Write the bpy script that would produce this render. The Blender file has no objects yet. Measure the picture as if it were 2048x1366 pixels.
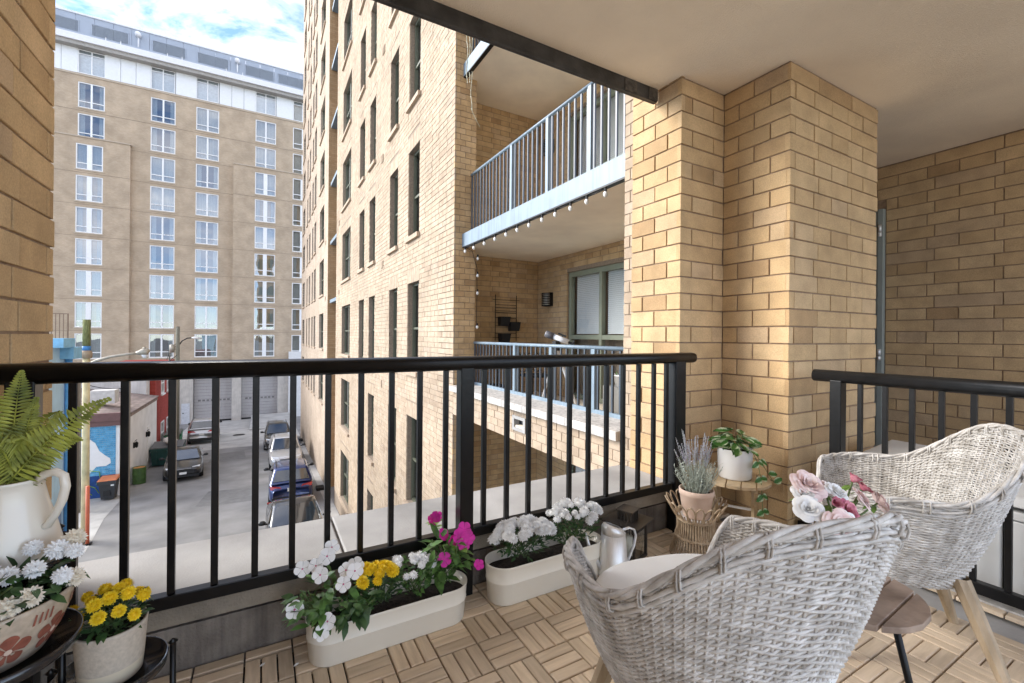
import bpy, bmesh, math, random
from mathutils import Vector, Matrix, Quaternion
R = math.radians
rnd = random.Random(7)
scene = bpy.context.scene
col = scene.collection

# ------------------------------------------------------------------ camera
FPX, V0 = 884.0, 672.0
YAW = math.atan((1024 - 525) / FPX)
ROLL = math.atan(0.0085)
_c, _s = math.cos(YAW), math.sin(YAW)
fwd = Vector((_s, _c, 0)); rgt = Vector((_c, -_s, 0)); upv = Vector((0, 0, 1))
r2 = rgt * math.cos(ROLL) + upv * math.sin(ROLL)
u2 = upv * math.cos(ROLL) - rgt * math.sin(ROLL)
cam = bpy.data.cameras.new('camera')
cam.sensor_width = 36; cam.lens = FPX / 2048 * 36
cam.shift_y = -(683 - V0) / 2048
cam.clip_start = 0.05; cam.clip_end = 2000
co = bpy.data.objects.new('camera', cam); col.objects.link(co)
co.matrix_world = Matrix((r2, u2, -fwd)).transposed().to_4x4()
scene.camera = co

# ------------------------------------------------------------------ sky, sun, exposure
SUN_AZ, SUN_EL = math.atan2(-0.83, 0.56), R(25)      # azimuth measured from +y towards +x
w = bpy.data.worlds.new('World'); scene.world = w; w.use_nodes = True
nt = w.node_tree; nt.nodes.clear()
n_out = nt.nodes.new('ShaderNodeOutputWorld'); n_bg = nt.nodes.new('ShaderNodeBackground')
n_sky = nt.nodes.new('ShaderNodeTexSky'); n_sky.sky_type = 'NISHITA'; n_sky.sun_disc = False
n_sky.sun_elevation = SUN_EL; n_sky.sun_rotation = SUN_AZ
n_sky.air_density = 1.0; n_sky.dust_density = 0.0; n_sky.ozone_density = 2.0; n_sky.altitude = 4500
n_tc = nt.nodes.new('ShaderNodeTexCoord'); n_map = nt.nodes.new('ShaderNodeMapping')
n_map.inputs['Scale'].default_value = (1.6, 1.6, 5.0); n_map.inputs['Location'].default_value = (39.10, 20.70, 13.80)
n_no = nt.nodes.new('ShaderNodeTexNoise'); n_no.inputs['Scale'].default_value = 2.2
n_no.inputs['Detail'].default_value = 6; n_no.inputs['Roughness'].default_value = 0.62
n_no.inputs['Distortion'].default_value = 0.6
n_cr = nt.nodes.new('ShaderNodeValToRGB')
n_cr.color_ramp.elements[0].position = 0.34; n_cr.color_ramp.elements[1].position = 0.80
n_cr.color_ramp.elements[0].color = (0.0, 0.0, 0.0, 1); n_cr.color_ramp.elements[1].color = (0.8, 0.8, 0.8, 1)
n_mx = nt.nodes.new('ShaderNodeMix'); n_mx.data_type = 'RGBA'
n_mx.inputs[7].default_value = (9.2, 8.8, 8.5, 1)          # thin white cloud, in the sky's own units
n_bg.inputs['Strength'].default_value = 0.05
L = nt.links.new
L(n_tc.outputs['Generated'], n_map.inputs['Vector']); L(n_map.outputs[0], n_no.inputs['Vector'])
L(n_no.outputs['Fac'], n_cr.inputs['Fac']); L(n_cr.outputs['Color'], n_mx.inputs[0])
L(n_sky.outputs['Color'], n_mx.inputs[6]); L(n_mx.outputs[2], n_bg.inputs['Color'])
L(n_bg.outputs[0], n_out.inputs['Surface'])
sun = bpy.data.lights.new('sun', 'SUN'); sun.energy = 0.62; sun.angle = R(32); sun.color = (1.0, 0.95, 0.87)
so = bpy.data.objects.new('sun', sun); col.objects.link(so)
sdir = Vector((math.sin(SUN_AZ) * math.cos(SUN_EL), math.cos(SUN_AZ) * math.cos(SUN_EL), math.sin(SUN_EL)))
so.rotation_euler = sdir.to_track_quat('Z', 'Y').to_euler(); so.location = sdir * 60
vs = scene.view_settings
vs.view_transform = 'Standard'; vs.look = 'None'; vs.gamma = 1.0; vs.use_curve_mapping = False
vs.exposure = 3.35
scene.render.engine = 'CYCLES'
scene.cycles.max_bounces = 8; scene.cycles.diffuse_bounces = 5; scene.cycles.transparent_max_bounces = 12

def pix(p):                                   # picture position of a world point, to rank what shows largest
    a = p[0] * _c - p[1] * _s; d = p[0] * _s + p[1] * _c
    if d < 0.05: return None
    return (1024 + FPX * a / d, V0 - FPX * p[2] / d, d)
def in_view(p, m=60):
    q = pix(p)
    return q is not None and -m < q[0] < 2048 + m and -m < q[1] < 1366 + m

# ------------------------------------------------------------------ materials
MATS = {}
def lin(c):
    return tuple(((v / 255) / 12.92 if v / 255 <= 0.04045 else ((v / 255 + 0.055) / 1.055) ** 2.4) for v in c)
def mat(name, c, rough=0.6, metal=0.0, var=0.12, vs=6.0, bump=0.0, bs=80.0, c2=None, stretch=(1, 1, 1),
        coat=0.0, spec=0.5, obj_rand=0.0, trans=0.0, sss=0.0, space='pos', streak=0.0, detail=5):
    if name in MATS: return MATS[name]
    m = bpy.data.materials.new(name); m.use_nodes = True; MATS[name] = m
    nt = m.node_tree; N = nt.nodes; K = nt.links.new; b = N['Principled BSDF']
    b.inputs['Roughness'].default_value = rough; b.inputs['Metallic'].default_value = metal
    b.inputs['Specular IOR Level'].default_value = spec
    b.inputs['Coat Weight'].default_value = coat; b.inputs['Coat Roughness'].default_value = 0.05
    if trans: b.inputs['Transmission Weight'].default_value = trans
    if sss:
        b.inputs['Subsurface Weight'].default_value = sss; b.inputs['Subsurface Radius'].default_value = (0.02, 0.02, 0.01)
    if space == 'pos':
        g = N.new('ShaderNodeNewGeometry'); src = g.outputs['Position']
    else:
        g = N.new('ShaderNodeTexCoord'); src = g.outputs['Object']
    mp = N.new('ShaderNodeMapping'); mp.inputs['Scale'].default_value = stretch; K(src, mp.inputs['Vector'])
    if space != 'pos':
        oi0 = N.new('ShaderNodeObjectInfo'); mu = N.new('ShaderNodeMath'); mu.operation = 'MULTIPLY'; mu.inputs[1].default_value = 37.0
        K(oi0.outputs['Random'], mu.inputs[0]); K(mu.outputs[0], mp.inputs['Location'])
    no = N.new('ShaderNodeTexNoise'); no.inputs['Scale'].default_value = vs; no.inputs['Detail'].default_value = detail
    K(mp.outputs[0], no.inputs['Vector'])
    cr = N.new('ShaderNodeValToRGB'); e = cr.color_ramp.elements
    e[0].position = 0.3; e[1].position = 0.7
    ca = [max(0, v * (1 - var)) for v in c]; cb = [min(1, v * (1 + var)) for v in c] if c2 is None else c2
    e[0].color = (*ca, 1); e[1].color = (*cb, 1)
    K(no.outputs['Fac'], cr.inputs['Fac']); out = cr.outputs['Color']
    if obj_rand:
        oi = N.new('ShaderNodeObjectInfo'); mr = N.new('ShaderNodeMapRange')
        mr.inputs[3].default_value = 1 - obj_rand; mr.inputs[4].default_value = 1 + obj_rand
        K(oi.outputs['Random'], mr.inputs[0])
        hs = N.new('ShaderNodeHueSaturation'); K(mr.outputs[0], hs.inputs['Value']); K(out, hs.inputs['Color']); out = hs.outputs['Color']
    if streak:
        mp2 = N.new('ShaderNodeMapping'); mp2.inputs['Scale'].default_value = (9, 9, 0.5); K(src, mp2.inputs['Vector'])
        n2 = N.new('ShaderNodeTexNoise'); n2.inputs['Scale'].default_value = 3; n2.inputs['Detail'].default_value = 4
        K(mp2.outputs[0], n2.inputs['Vector'])
        c3 = N.new('ShaderNodeValToRGB'); c3.color_ramp.elements[0].position = 0.45; c3.color_ramp.elements[1].position = 0.75
        c3.color_ramp.elements[0].color = (1, 1, 1, 1); q = 1 - streak; c3.color_ramp.elements[1].color = (q, q, q, 1)
        K(n2.outputs['Fac'], c3.inputs['Fac'])
        mm = N.new('ShaderNodeMix'); mm.data_type = 'RGBA'; mm.blend_type = 'MULTIPLY'; mm.inputs[0].default_value = 1
        K(out, mm.inputs[6]); K(c3.outputs['Color'], mm.inputs[7]); out = mm.outputs[2]
    K(out, b.inputs['Base Color'])
    if bump:
        nb = N.new('ShaderNodeTexNoise'); nb.inputs['Scale'].default_value = bs; nb.inputs['Detail'].default_value = 4
        K(mp.outputs[0], nb.inputs['Vector'])
        bp = N.new('ShaderNodeBump'); bp.inputs['Strength'].default_value = bump; bp.inputs['Distance'].default_value = 0.01
        K(nb.outputs['Fac'], bp.inputs['Height']); K(bp.outputs[0], b.inputs['Normal'])
    return m

def brick_mat(name, ramp):
    """fired clay: a tone for each brick (its place or, in a joined mass, its island), speckle, fine relief"""
    m = bpy.data.materials.new(name); m.use_nodes = True; MATS[name] = m
    nt = m.node_tree; N = nt.nodes; K = nt.links.new; b = N['Principled BSDF']
    b.inputs['Roughness'].default_value = 0.9; b.inputs['Specular IOR Level'].default_value = 0.15
    g = N.new('ShaderNodeNewGeometry'); oi = N.new('ShaderNodeObjectInfo')
    ad = N.new('ShaderNodeVectorMath'); ad.operation = 'ADD'
    K(oi.outputs['Location'], ad.inputs[0]); K(g.outputs['Random Per Island'], ad.inputs[1])
    wn = N.new('ShaderNodeTexWhiteNoise'); wn.noise_dimensions = '3D'; K(ad.outputs[0], wn.inputs['Vector'])
    cr = N.new('ShaderNodeValToRGB'); el = cr.color_ramp.elements
    el[0].position = ramp[0][0]; el[0].color = (*ramp[0][1], 1); el[1].position = ramp[-1][0]; el[1].color = (*ramp[-1][1], 1)
    for p, c in ramp[1:-1]:
        x = el.new(p); x.color = (*c, 1)
    K(wn.outputs['Value'], cr.inputs['Fac'])
    no = N.new('ShaderNodeTexNoise'); no.inputs['Scale'].default_value = 170; no.inputs['Detail'].default_value = 3
    K(g.outputs['Position'], no.inputs['Vector'])
    n2 = N.new('ShaderNodeTexNoise'); n2.inputs['Scale'].default_value = 7; n2.inputs['Detail'].default_value = 5
    K(g.outputs['Position'], n2.inputs['Vector'])
    def val(nd, lo, hi):
        mr = N.new('ShaderNodeMapRange'); mr.inputs[1].default_value = 0.3; mr.inputs[2].default_value = 0.7
        mr.inputs[3].default_value = lo; mr.inputs[4].default_value = hi; K(nd.outputs['Fac'], mr.inputs[0]); return mr.outputs[0]
    mu = N.new('ShaderNodeMath'); mu.operation = 'MULTIPLY'; K(val(no, 0.86, 1.12), mu.inputs[0]); n3 = N.new('ShaderNodeTexNoise'); n3.inputs['Scale'].default_value = 0.9; n3.inputs['Detail'].default_value = 6; K(g.outputs['Position'], n3.inputs['Vector'])
    m3 = N.new('ShaderNodeMath'); m3.operation = 'MULTIPLY'; K(val(n2, 0.84, 1.1), m3.inputs[0]); K(val(n3, 0.86, 1.1), m3.inputs[1]); K(m3.outputs[0], mu.inputs[1])
    hs = N.new('ShaderNodeHueSaturation'); K(cr.outputs['Color'], hs.inputs['Color']); K(mu.outputs[0], hs.inputs['Value'])
    K(hs.outputs['Color'], b.inputs['Base Color'])
    bp = N.new('ShaderNodeBump'); bp.inputs['Strength'].default_value = 0.6; bp.inputs['Distance'].default_value = 0.004
    n4 = N.new('ShaderNodeTexNoise'); n4.inputs['Scale'].default_value = 45; n4.inputs['Detail'].default_value = 6; n4.inputs['Roughness'].default_value = 0.7; K(g.outputs['Position'], n4.inputs['Vector']); K(n4.outputs['Fac'], bp.inputs['Height']); K(bp.outputs[0], b.inputs['Normal'])
    return m

def glass_mat(name, tint=(0.75, 0.82, 0.84), ior=2.3, rough=0.01):
    m = bpy.data.materials.new(name); m.use_nodes = True; MATS[name] = m
    nt = m.node_tree; N = nt.nodes; K = nt.links.new; N.remove(N['Principled BSDF']); o = N['Material Output']
    t = N.new('ShaderNodeBsdfTransparent'); t.inputs[0].default_value = (*tint, 1)
    gl = N.new('ShaderNodeBsdfGlossy'); gl.inputs['Roughness'].default_value = rough; gl.inputs['Color'].default_value = (0.95, 0.97, 1, 1)
    f = N.new('ShaderNodeFresnel'); bf_ = N.new('ShaderNodeMapRange'); bf_.inputs[3].default_value = ior; bf_.inputs[4].default_value = 1 / ior
    gg = N.new('ShaderNodeNewGeometry'); K(gg.outputs['Backfacing'], bf_.inputs[0]); K(bf_.outputs[0], f.inputs['IOR'])
    no = N.new('ShaderNodeTexNoise'); no.inputs['Scale'].default_value = 0.7; no.inputs['Detail'].default_value = 1
    g = N.new('ShaderNodeNewGeometry'); K(g.outputs['Position'], no.inputs['Vector'])
    bp = N.new('ShaderNodeBump'); bp.inputs['Strength'].default_value = 0.12; bp.inputs['Distance'].default_value = 0.05
    K(no.outputs['Fac'], bp.inputs['Height']); K(bp.outputs[0], gl.inputs['Normal'])
    mx = N.new('ShaderNodeMixShader'); K(f.outputs[0], mx.inputs[0]); K(t.outputs[0], mx.inputs[1]); K(gl.outputs[0], mx.inputs[2])
    K(mx.outputs[0], o.inputs['Surface'])
    return m

TAN = [(0.0, (0.43, 0.285, 0.155)), (0.08, (0.51, 0.35, 0.19)), (0.45, (0.56, 0.39, 0.215)), (0.8, (0.59, 0.42, 0.24)), (1.0, (0.51, 0.365, 0.225))]
B_TAN = brick_mat('tan_brick', TAN)
B_TOWER = brick_mat('lit_tan_brick', [(0.0, (0.40, 0.305, 0.22)), (0.12, (0.44, 0.34, 0.245)), (0.5, (0.46, 0.36, 0.26)), (0.85, (0.48, 0.38, 0.28)), (1.0, (0.43, 0.34, 0.255))])  # tower brick as its lit faces show it, paler than the same brick shaded
B_BLUE = brick_mat('blue_painted_brick', [(0.0, (0.10, 0.33, 0.56)), (0.5, (0.13, 0.40, 0.65)), (1.0, (0.16, 0.45, 0.70))])
M_MORTAR = mat('mortar', (0.29, 0.20, 0.13), 0.95, var=0.2, vs=30, bump=0.4, bs=200)
M_MORTAR2 = mat('pale_mortar', (0.27, 0.21, 0.155), 0.95, var=0.2, vs=30, bump=0.4, bs=200)
M_STUCCO = mat('ceiling_plaster', (0.92, 0.80, 0.63), 0.95, var=0.10, vs=1.6, bump=0.5, bs=200, detail=12)
M_BLACK = mat('black_metal_paint', (0.006, 0.0055, 0.0055), 0.3, var=0.3, vs=20, bump=0.06, bs=60, spec=0.28)
M_CHAR = mat('charcoal_metal_paint', (0.007, 0.007, 0.0075), 0.4, var=0.3, vs=20, bump=0.05, bs=60, spec=0.3)
M_BEAM = mat('weathered_dark_steel', (0.018, 0.016, 0.015), 0.5, var=0.5, vs=9, c2=(0.06, 0.055, 0.05), bump=0.2, bs=90)
M_PALEBLUE = mat('pale_blue_grey_metal', (0.20, 0.265, 0.32), 0.45, var=0.08, vs=5, streak=0.25)
M_CONC = mat('pale_concrete', (0.34, 0.33, 0.315), 0.9, var=0.25, vs=2.5, bump=0.15, bs=120, streak=0.0)
M_CONCD = mat('stained_dark_concrete', (0.17, 0.14, 0.115), 0.95, var=0.35, vs=7, bump=0.5, bs=110, c2=(0.27, 0.23, 0.19), streak=0.5)
M_CONCB = mat('brown_concrete', (0.27, 0.225, 0.17), 0.95, var=0.25, vs=9, bump=0.5, bs=120)
M_COPING = mat('streaked_coping_concrete', (0.52, 0.49, 0.45), 0.9, var=0.15, vs=5, bump=0.3, bs=100, streak=0.5)
M_ASPH = mat('worn_asphalt', (0.215, 0.21, 0.205), 0.95, var=0.22, vs=0.8, bump=0.35, bs=40, c2=(0.27, 0.265, 0.26), detail=14)
M_YARD = mat('alley_concrete', (0.40, 0.39, 0.37), 0.95, var=0.2, vs=1.2, bump=0.3, bs=40)
M_WOOD = mat('acacia_slat_wood', (0.62, 0.485, 0.335), 0.6, var=0.12, vs=7, c2=(0.71, 0.57, 0.41), stretch=(1, 9, 9), obj_rand=0.16, bump=0.15, bs=40, space='obj')
M_WOODP = mat('pale_wood', (0.50, 0.37, 0.22), 0.55, var=0.2, vs=6, stretch=(3, 3, 0.6), bump=0.15, bs=40)
M_WOODT = mat('brown_worn_table_wood', (0.24, 0.165, 0.12), 0.65, var=0.4, vs=9, c2=(0.44, 0.33, 0.25), bump=0.2, bs=70)
M_LEG = mat('teak_leg_wood', (0.34, 0.25, 0.15), 0.6, var=0.3, vs=4, c2=(0.48, 0.37, 0.25), stretch=(6, 6, 0.8), bump=0.15, bs=50)
M_PLASTIC = mat('black_plastic_grid', (0.01, 0.01, 0.01), 0.6)
M_WICK = mat('greywashed_wicker', (0.46, 0.425, 0.38), 0.65, var=0.2, vs=26, c2=(0.70, 0.675, 0.64), bump=0.2, bs=150)
M_CUSH = mat('white_canvas', (0.80, 0.80, 0.78), 0.95, var=0.03, vs=6, bump=0.3, bs=500)
M_ENAM = mat('cream_enamel', (0.78, 0.73, 0.63), 0.28, var=0.03, vs=4, spec=0.5, coat=0.3)
M_WHITEC = mat('white_ceramic', (0.80, 0.79, 0.77), 0.25, var=0.03, vs=4, coat=0.3)
M_SOIL = mat('potting_soil', (0.018, 0.012, 0.008), 1.0, var=0.6, vs=60, bump=1.0, bs=150, c2=(0.05, 0.035, 0.025))
M_STONEW = mat('speckled_stoneware', (0.50, 0.44, 0.36), 0.7, var=0.12, vs=120, bump=0.1, bs=200)
M_STEEL = mat('brushed_steel', (0.84, 0.85, 0.86), 0.42, metal=0.6, var=0.06, vs=4, stretch=(60, 60, 1))
M_RATTAN = mat('natural_rattan', (0.36, 0.25, 0.15), 0.6, var=0.35, vs=30, c2=(0.52, 0.40, 0.27))
M_TERRA = mat('pale_pink_terracotta', (0.66, 0.47, 0.36), 0.85, var=0.08, vs=14, c2=(0.72, 0.56, 0.46))
M_LEAF = mat('mid_green_leaf', (0.045, 0.125, 0.022), 0.5, var=0.5, vs=35, c2=(0.11, 0.235, 0.05), sss=0.0)
M_LEAFD = mat('deep_green_leaf', (0.025, 0.075, 0.022), 0.5, var=0.4, vs=40, c2=(0.07, 0.15, 0.045))
M_LEAFB = mat('bright_green_leaf', (0.10, 0.22, 0.03), 0.5, var=0.4, vs=40, c2=(0.2, 0.34, 0.07))
M_FERN = mat('fern_green', (0.14, 0.18, 0.015), 0.6, var=0.45, vs=25, c2=(0.36, 0.38, 0.05))
M_STEM = mat('plant_stem', (0.10, 0.15, 0.05), 0.7, var=0.3, vs=30)
M_PETW = mat('white_petal', (0.85, 0.85, 0.84), 0.7, var=0.03, vs=40)
M_PETC = mat('cream_petal', (0.80, 0.73, 0.60), 0.7, var=0.06, vs=60)
M_PETY = mat('yellow_petal', (0.82, 0.60, 0.015), 0.6, var=0.15, vs=60)
M_PETM = mat('magenta_petal', (0.62, 0.012, 0.33), 0.55, var=0.2, vs=30)
M_PETP = mat('pale_pink_petal', (0.84, 0.60, 0.58), 0.7, var=0.12, vs=40, c2=(0.9, 0.78, 0.74))
M_PETR = mat('deep_pink_petal', (0.50, 0.06, 0.15), 0.6, var=0.3, vs=50, c2=(0.75, 0.33, 0.38))
M_LAVG = mat('lavender_grey_leaf', (0.46, 0.50, 0.43), 0.8, var=0.25, vs=60)
M_LAVP = mat('lavender_flower', (0.46, 0.42, 0.56), 0.8, var=0.25, vs=90, c2=(0.66, 0.64, 0.72))
M_GLASS = glass_mat('window_glass', (0.92, 0.94, 0.94), 2.0)
M_GLASSR = glass_mat('reflective_window_glass', (0.75, 0.80, 0.80), 2.5)
M_FRAMEG = mat('olive_window_frame', (0.10, 0.105, 0.07), 0.5, var=0.1)
M_FRAMESG = mat('sage_green_frame', (0.23, 0.25, 0.18), 0.5, var=0.08)
M_DARKIN = mat('dark_room_interior', (0.03, 0.03, 0.032), 0.9)
M_SILL = mat('brown_stone_sill', (0.42, 0.32, 0.23), 0.85, var=0.15, vs=10)
M_WFRAME = mat('white_window_frame', (0.78, 0.78, 0.77), 0.5, var=0.04)
M_CURT = mat('sheer_curtain', (0.30, 0.32, 0.32), 0.95, var=0.1, vs=8)

# ------------------------------------------------------------------ mesh helpers
class MB:
    def __init__(s): s.v = []; s.f = []
    def add(s, vs, fs):
        o = len(s.v); s.v += [tuple(p) for p in vs]; s.f += [tuple(i + o for i in f) for f in fs]; return s
    def box(s, a, b, taper=None):
        x0, y0, z0 = a; x1, y1, z1 = b
        return s.add([(x0, y0, z0), (x1, y0, z0), (x1, y1, z0), (x0, y1, z0), (x0, y0, z1), (x1, y0, z1), (x1, y1, z1), (x0, y1, z1)],
                     [(0, 3, 2, 1), (4, 5, 6, 7), (0, 1, 5, 4), (1, 2, 6, 5), (2, 3, 7, 6), (3, 0, 4, 7)])
    def quad(s, a, b, c, d): return s.add([a, b, c, d], [(0, 1, 2, 3)])
    def tube(s, pts, rad, n=6, cap=True, flat=1.0):
        pts = [Vector(p) for p in pts]; m = len(pts)
        if not hasattr(rad, '__len__'): rad = [rad] * m
        vs = []; prev = None
        for i, p in enumerate(pts):
            t = (pts[min(i + 1, m - 1)] - pts[max(i - 1, 0)])
            t = t.normalized() if t.length > 1e-9 else Vector((0, 0, 1))
            if prev is None:
                a = Vector((0, 0, 1)) if abs(t.z) < 0.9 else Vector((1, 0, 0))
                nx = t.cross(a).normalized()
            else:
                nx = (prev - t * prev.dot(t)); nx = nx.normalized() if nx.length > 1e-6 else t.orthogonal().normalized()
            prev = nx; ny = t.cross(nx)
            for k in range(n):
                an = 2 * math.pi * k / n
                vs.append(p + nx * (math.cos(an) * rad[i]) + ny * (math.sin(an) * rad[i] * flat))
        fs = [(i * n + k, i * n + (k + 1) % n, (i + 1) * n + (k + 1) % n, (i + 1) * n + k) for i in range(m - 1) for k in range(n)]
        if cap: fs += [tuple(range(n - 1, -1, -1)), tuple((m - 1) * n + k for k in range(n))]
        return s.add(vs, fs)
    def bar(s, a, b, wx, wy=None):                    # square bar between two points
        wy = wy or wx; a = Vector(a); b = Vector(b); t = (b - a).normalized()
        up = Vector((0, 0, 1)) if abs(t.z) < 0.9 else Vector((0, 1, 0))
        x = t.cross(up).normalized() * wx / 2; y = t.cross(x).normalized() * wy / 2
        vs = [a - x - y, a + x - y, a + x + y, a - x + y, b - x - y, b + x - y, b + x + y, b - x + y]
        return s.add(vs, [(0, 3, 2, 1), (4, 5, 6, 7), (0, 1, 5, 4), (1, 2, 6, 5), (2, 3, 7, 6), (3, 0, 4, 7)])
    def lathe(s, prof, c=(0, 0, 0), n=32, sx=1.0, sy=1.0):
        vs = []; m = len(prof)
        for r, z in prof:
            for k in range(n):
                a = 2 * math.pi * k / n; vs.append((c[0] + r * sx * math.cos(a), c[1] + r * sy * math.sin(a), c[2] + z))
        fs = [(i * n + k, i * n + (k + 1) % n, (i + 1) * n + (k + 1) % n, (i + 1) * n + k) for i in range(m - 1) for k in range(n)]
        return s.add(vs, fs)
    def disc(s, c, r, n=24, sx=1, sy=1):
        return s.add([(c[0] + r * sx * math.cos(2 * math.pi * k / n), c[1] + r * sy * math.sin(2 * math.pi * k / n), c[2]) for k in range(n)], [tuple(range(n))])
    def leaf(s, base, d, nrm, ln, wd, curl=0.25, fold=0.15, seg=3, tip=0.0):
        base = Vector(base); d = Vector(d).normalized(); nrm = Vector(nrm); x = d.cross(nrm)
        x = x.normalized() if x.length > 1e-6 else d.orthogonal().normalized(); nrm = x.cross(d)
        vs = []; fs = []
        for i in range(seg + 1):
            t = i / seg; wv = wd * 0.5 * max(0.06, math.sin(math.pi * min(1, t * 0.92 + 0.06)) ** 0.8) if i < seg else wd * 0.02
            p = base + d * (ln * t) - nrm * (curl * ln * t * t)
            vs += [p - x * wv + nrm * (fold * wv), p, p + x * wv + nrm * (fold * wv)]
        for i in range(seg):
            a = i * 3; fs += [(a, a + 1, a + 4, a + 3), (a + 1, a + 2, a + 5, a + 4)]
        return s.add(vs, fs)
    def mesh(s, name, mt, smooth=False, off=(0, 0, 0)):
        me = bpy.data.meshes.new(name)
        o = off
        me.from_pydata([(p[0] - o[0], p[1] - o[1], p[2] - o[2]) for p in s.v], [], s.f)
        me.materials.append(mt)
        if smooth: me.polygons.foreach_set('use_smooth', [True] * len(me.polygons))
        me.update(); return me
    def build(s, name, mt, parent=None, smooth=False):
        """world-space geometry; the verts are kept relative to the thing's base"""
        off = base_of(parent) if parent else (0, 0, 0)
        return link(name, s.mesh(name, mt, smooth, off), parent)
BASE = {}
def base_of(o):
    return BASE.get(o.name, (0, 0, 0))
def link(name, me, parent=None, loc=None):
    o = bpy.data.objects.new(name, me); col.objects.link(o)
    if parent:
        o.parent = parent; BASE[o.name] = base_of(parent)
    if loc is not None: o.location = loc
    return o
def thing(name, label, cat, loc=(0, 0, 0), rz=0, group=None):
    o = bpy.data.objects.new(name, None); col.objects.link(o); o.empty_display_size = 0.1
    o.location = loc; o.rotation_euler = (0, 0, rz); BASE[o.name] = tuple(loc) if rz == 0 else (0, 0, 0)
    return tag(o, label, cat, group)
def tag(o, label, cat, group=None):
    o['label'] = label; o['category'] = cat
    if group: o['group'] = group
    return o
def struct(o): o['kind'] = 'structure'; return o
def stuff(o): o['kind'] = 'stuff'; return o
def rebase(o, loc):
    """a single-mesh thing: move its origin to its own base"""
    loc = Vector(loc); o.data.transform(Matrix.Translation(-loc)); o.location = loc; return o
def copy_tree(o, parent=None):
    c = o.copy(); col.objects.link(c); c.parent = parent
    for ch in o.children: copy_tree(ch, c)
    return c
def bevel(o, w=0.004, seg=2, ang=40):
    m = o.modifiers.new('bevel', 'BEVEL'); m.width = w; m.segments = seg; m.limit_method = 'ANGLE'; m.angle_limit = R(ang)
    return o

# ------------------------------------------------------------------ brickwork
CH, JT = 0.1016, 0.0085           # course height, joint
_bm = {}
def brick_mesh(ln, ht, mt, dp=0.03):
    k = (round(ln, 3), round(ht, 3), mt.name)
    if k not in _bm:
        l, h, i = ln / 2, ht / 2, 0.0018         # local x along the wall, y = outward, chamfered face
        v = [(-l, -dp, -h), (l, -dp, -h), (l, -dp, h), (-l, -dp, h), (-l, -i, -h), (l, -i, -h), (l, -i, h), (-l, -i, h),
             (-l + i, 0, -h + i), (l - i, 0, -h + i), (l - i, 0, h - i), (-l + i, 0, h - i)]
        f = [(4, 8, 9, 5), (5, 9, 10, 6), (6, 10, 11, 7), (7, 11, 8, 4), (8, 11, 10, 9), (0, 4, 5, 1), (1, 5, 6, 2), (2, 6, 7, 3), (3, 7, 4, 0)]
        me = bpy.data.meshes.new('brick'); me.from_pydata(v, [], f); me.materials.append(mt); me.update()
        _bm[k] = me
    return _bm[k]
class Bricks:
    """gathers the bricks of one wall; the ones that show largest become pieces, the rest one mass"""
    def __init__(s): s.b = []
    def face(s, O, d, n, length, z0, z1, bond='mix', phase=0.0, holes=(), zref=-1.15, soldiers=(), end=0.0):
        """O corner, d along, n outward (2-D), bond: list of (length, offset) per alternate course"""
        BONDS = {'mix': [(0.4064, 0.0), (0.2032, 0.05)], 'run': [(0.2032, 0.0), (0.2032, 0.1016)], 'half': [(0.4064, 0.0), (0.2032, 0.1016)]}
        bd = BONDS[bond]
        k0 = math.floor((z0 - zref) / CH + 1e-6); k1 = math.ceil((z1 - zref) / CH - 1e-6)
        blocked = list(holes) + list(soldiers)
        for k in range(k0, k1):
            za = max(z0, zref + k * CH) + JT / 2; zb = min(z1, zref + (k + 1) * CH) - JT / 2
            if zb - za < 0.02: continue
            bl, off = bd[k % 2]
            x = -((off + phase) % bl)
            spans = [(end, length - end)]
            for (a, b, c, e) in blocked:
                if c < zb - 0.004 and e > za + 0.004:
                    ns = []
                    for p, q in spans:
                        if b <= p or a >= q: ns.append((p, q)); continue
                        if a > p: ns.append((p, a))
                        if b < q: ns.append((b, q))
                    spans = ns
            while x < length:
                for p, q in spans:
                    a = max(x, p); b = min(x + bl, q)
                    if a > p: a += JT / 2
                    if b < q: b -= JT / 2
                    if b - a > 0.018: s.put(O, d, n, a, b, za, zb)
                x += bl
        for (a, b, c, e) in soldiers:
            m = max(1, round((b - a) / 0.1)); st = (b - a) / m
            for i in range(m): s.put(O, d, n, a + i * st + JT / 2, a + (i + 1) * st - JT / 2, c + JT / 2, e - JT / 2)
    def put(s, O, d, n, a, b, za, zb):
        m = (a + b) / 2; jit = rnd.uniform(-0.003, 0.002)
        s.b.append(((O[0] + d[0] * m + n[0] * jit, O[1] + d[1] * m + n[1] * jit, (za + zb) / 2), math.atan2(-n[0], n[1]), b - a, zb - za))
    def build(s, root, mt, limit=300):
        base = Vector(base_of(root)); rank = []
        for b in s.b:
            q = pix(b[0])
            rank.append((b[2] * b[3] / (q[2] ** 2) if (q and in_view(b[0], 0)) else 0.0, b))
        rank.sort(key=lambda t: -t[0])
        mass = MB()
        for i, (r, (p, rz, ln, ht)) in enumerate(rank):
            me = brick_mesh(round(ln, 3), round(ht, 3), mt)
            if i < limit and r > 0:
                o = link('brick', me, root, Vector(p) - base); o.rotation_euler = (0, 0, rz)
            else:
                c, sn = math.cos(rz), math.sin(rz)
                mass.add([(p[0] + v.co.x * c - v.co.y * sn, p[1] + v.co.x * sn + v.co.y * c, p[2] + v.co.z) for v in me.vertices],
                         [tuple(f.vertices) for f in me.polygons])
        if mass.v: stuff(mass.build('brickwork', mt, root))
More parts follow.
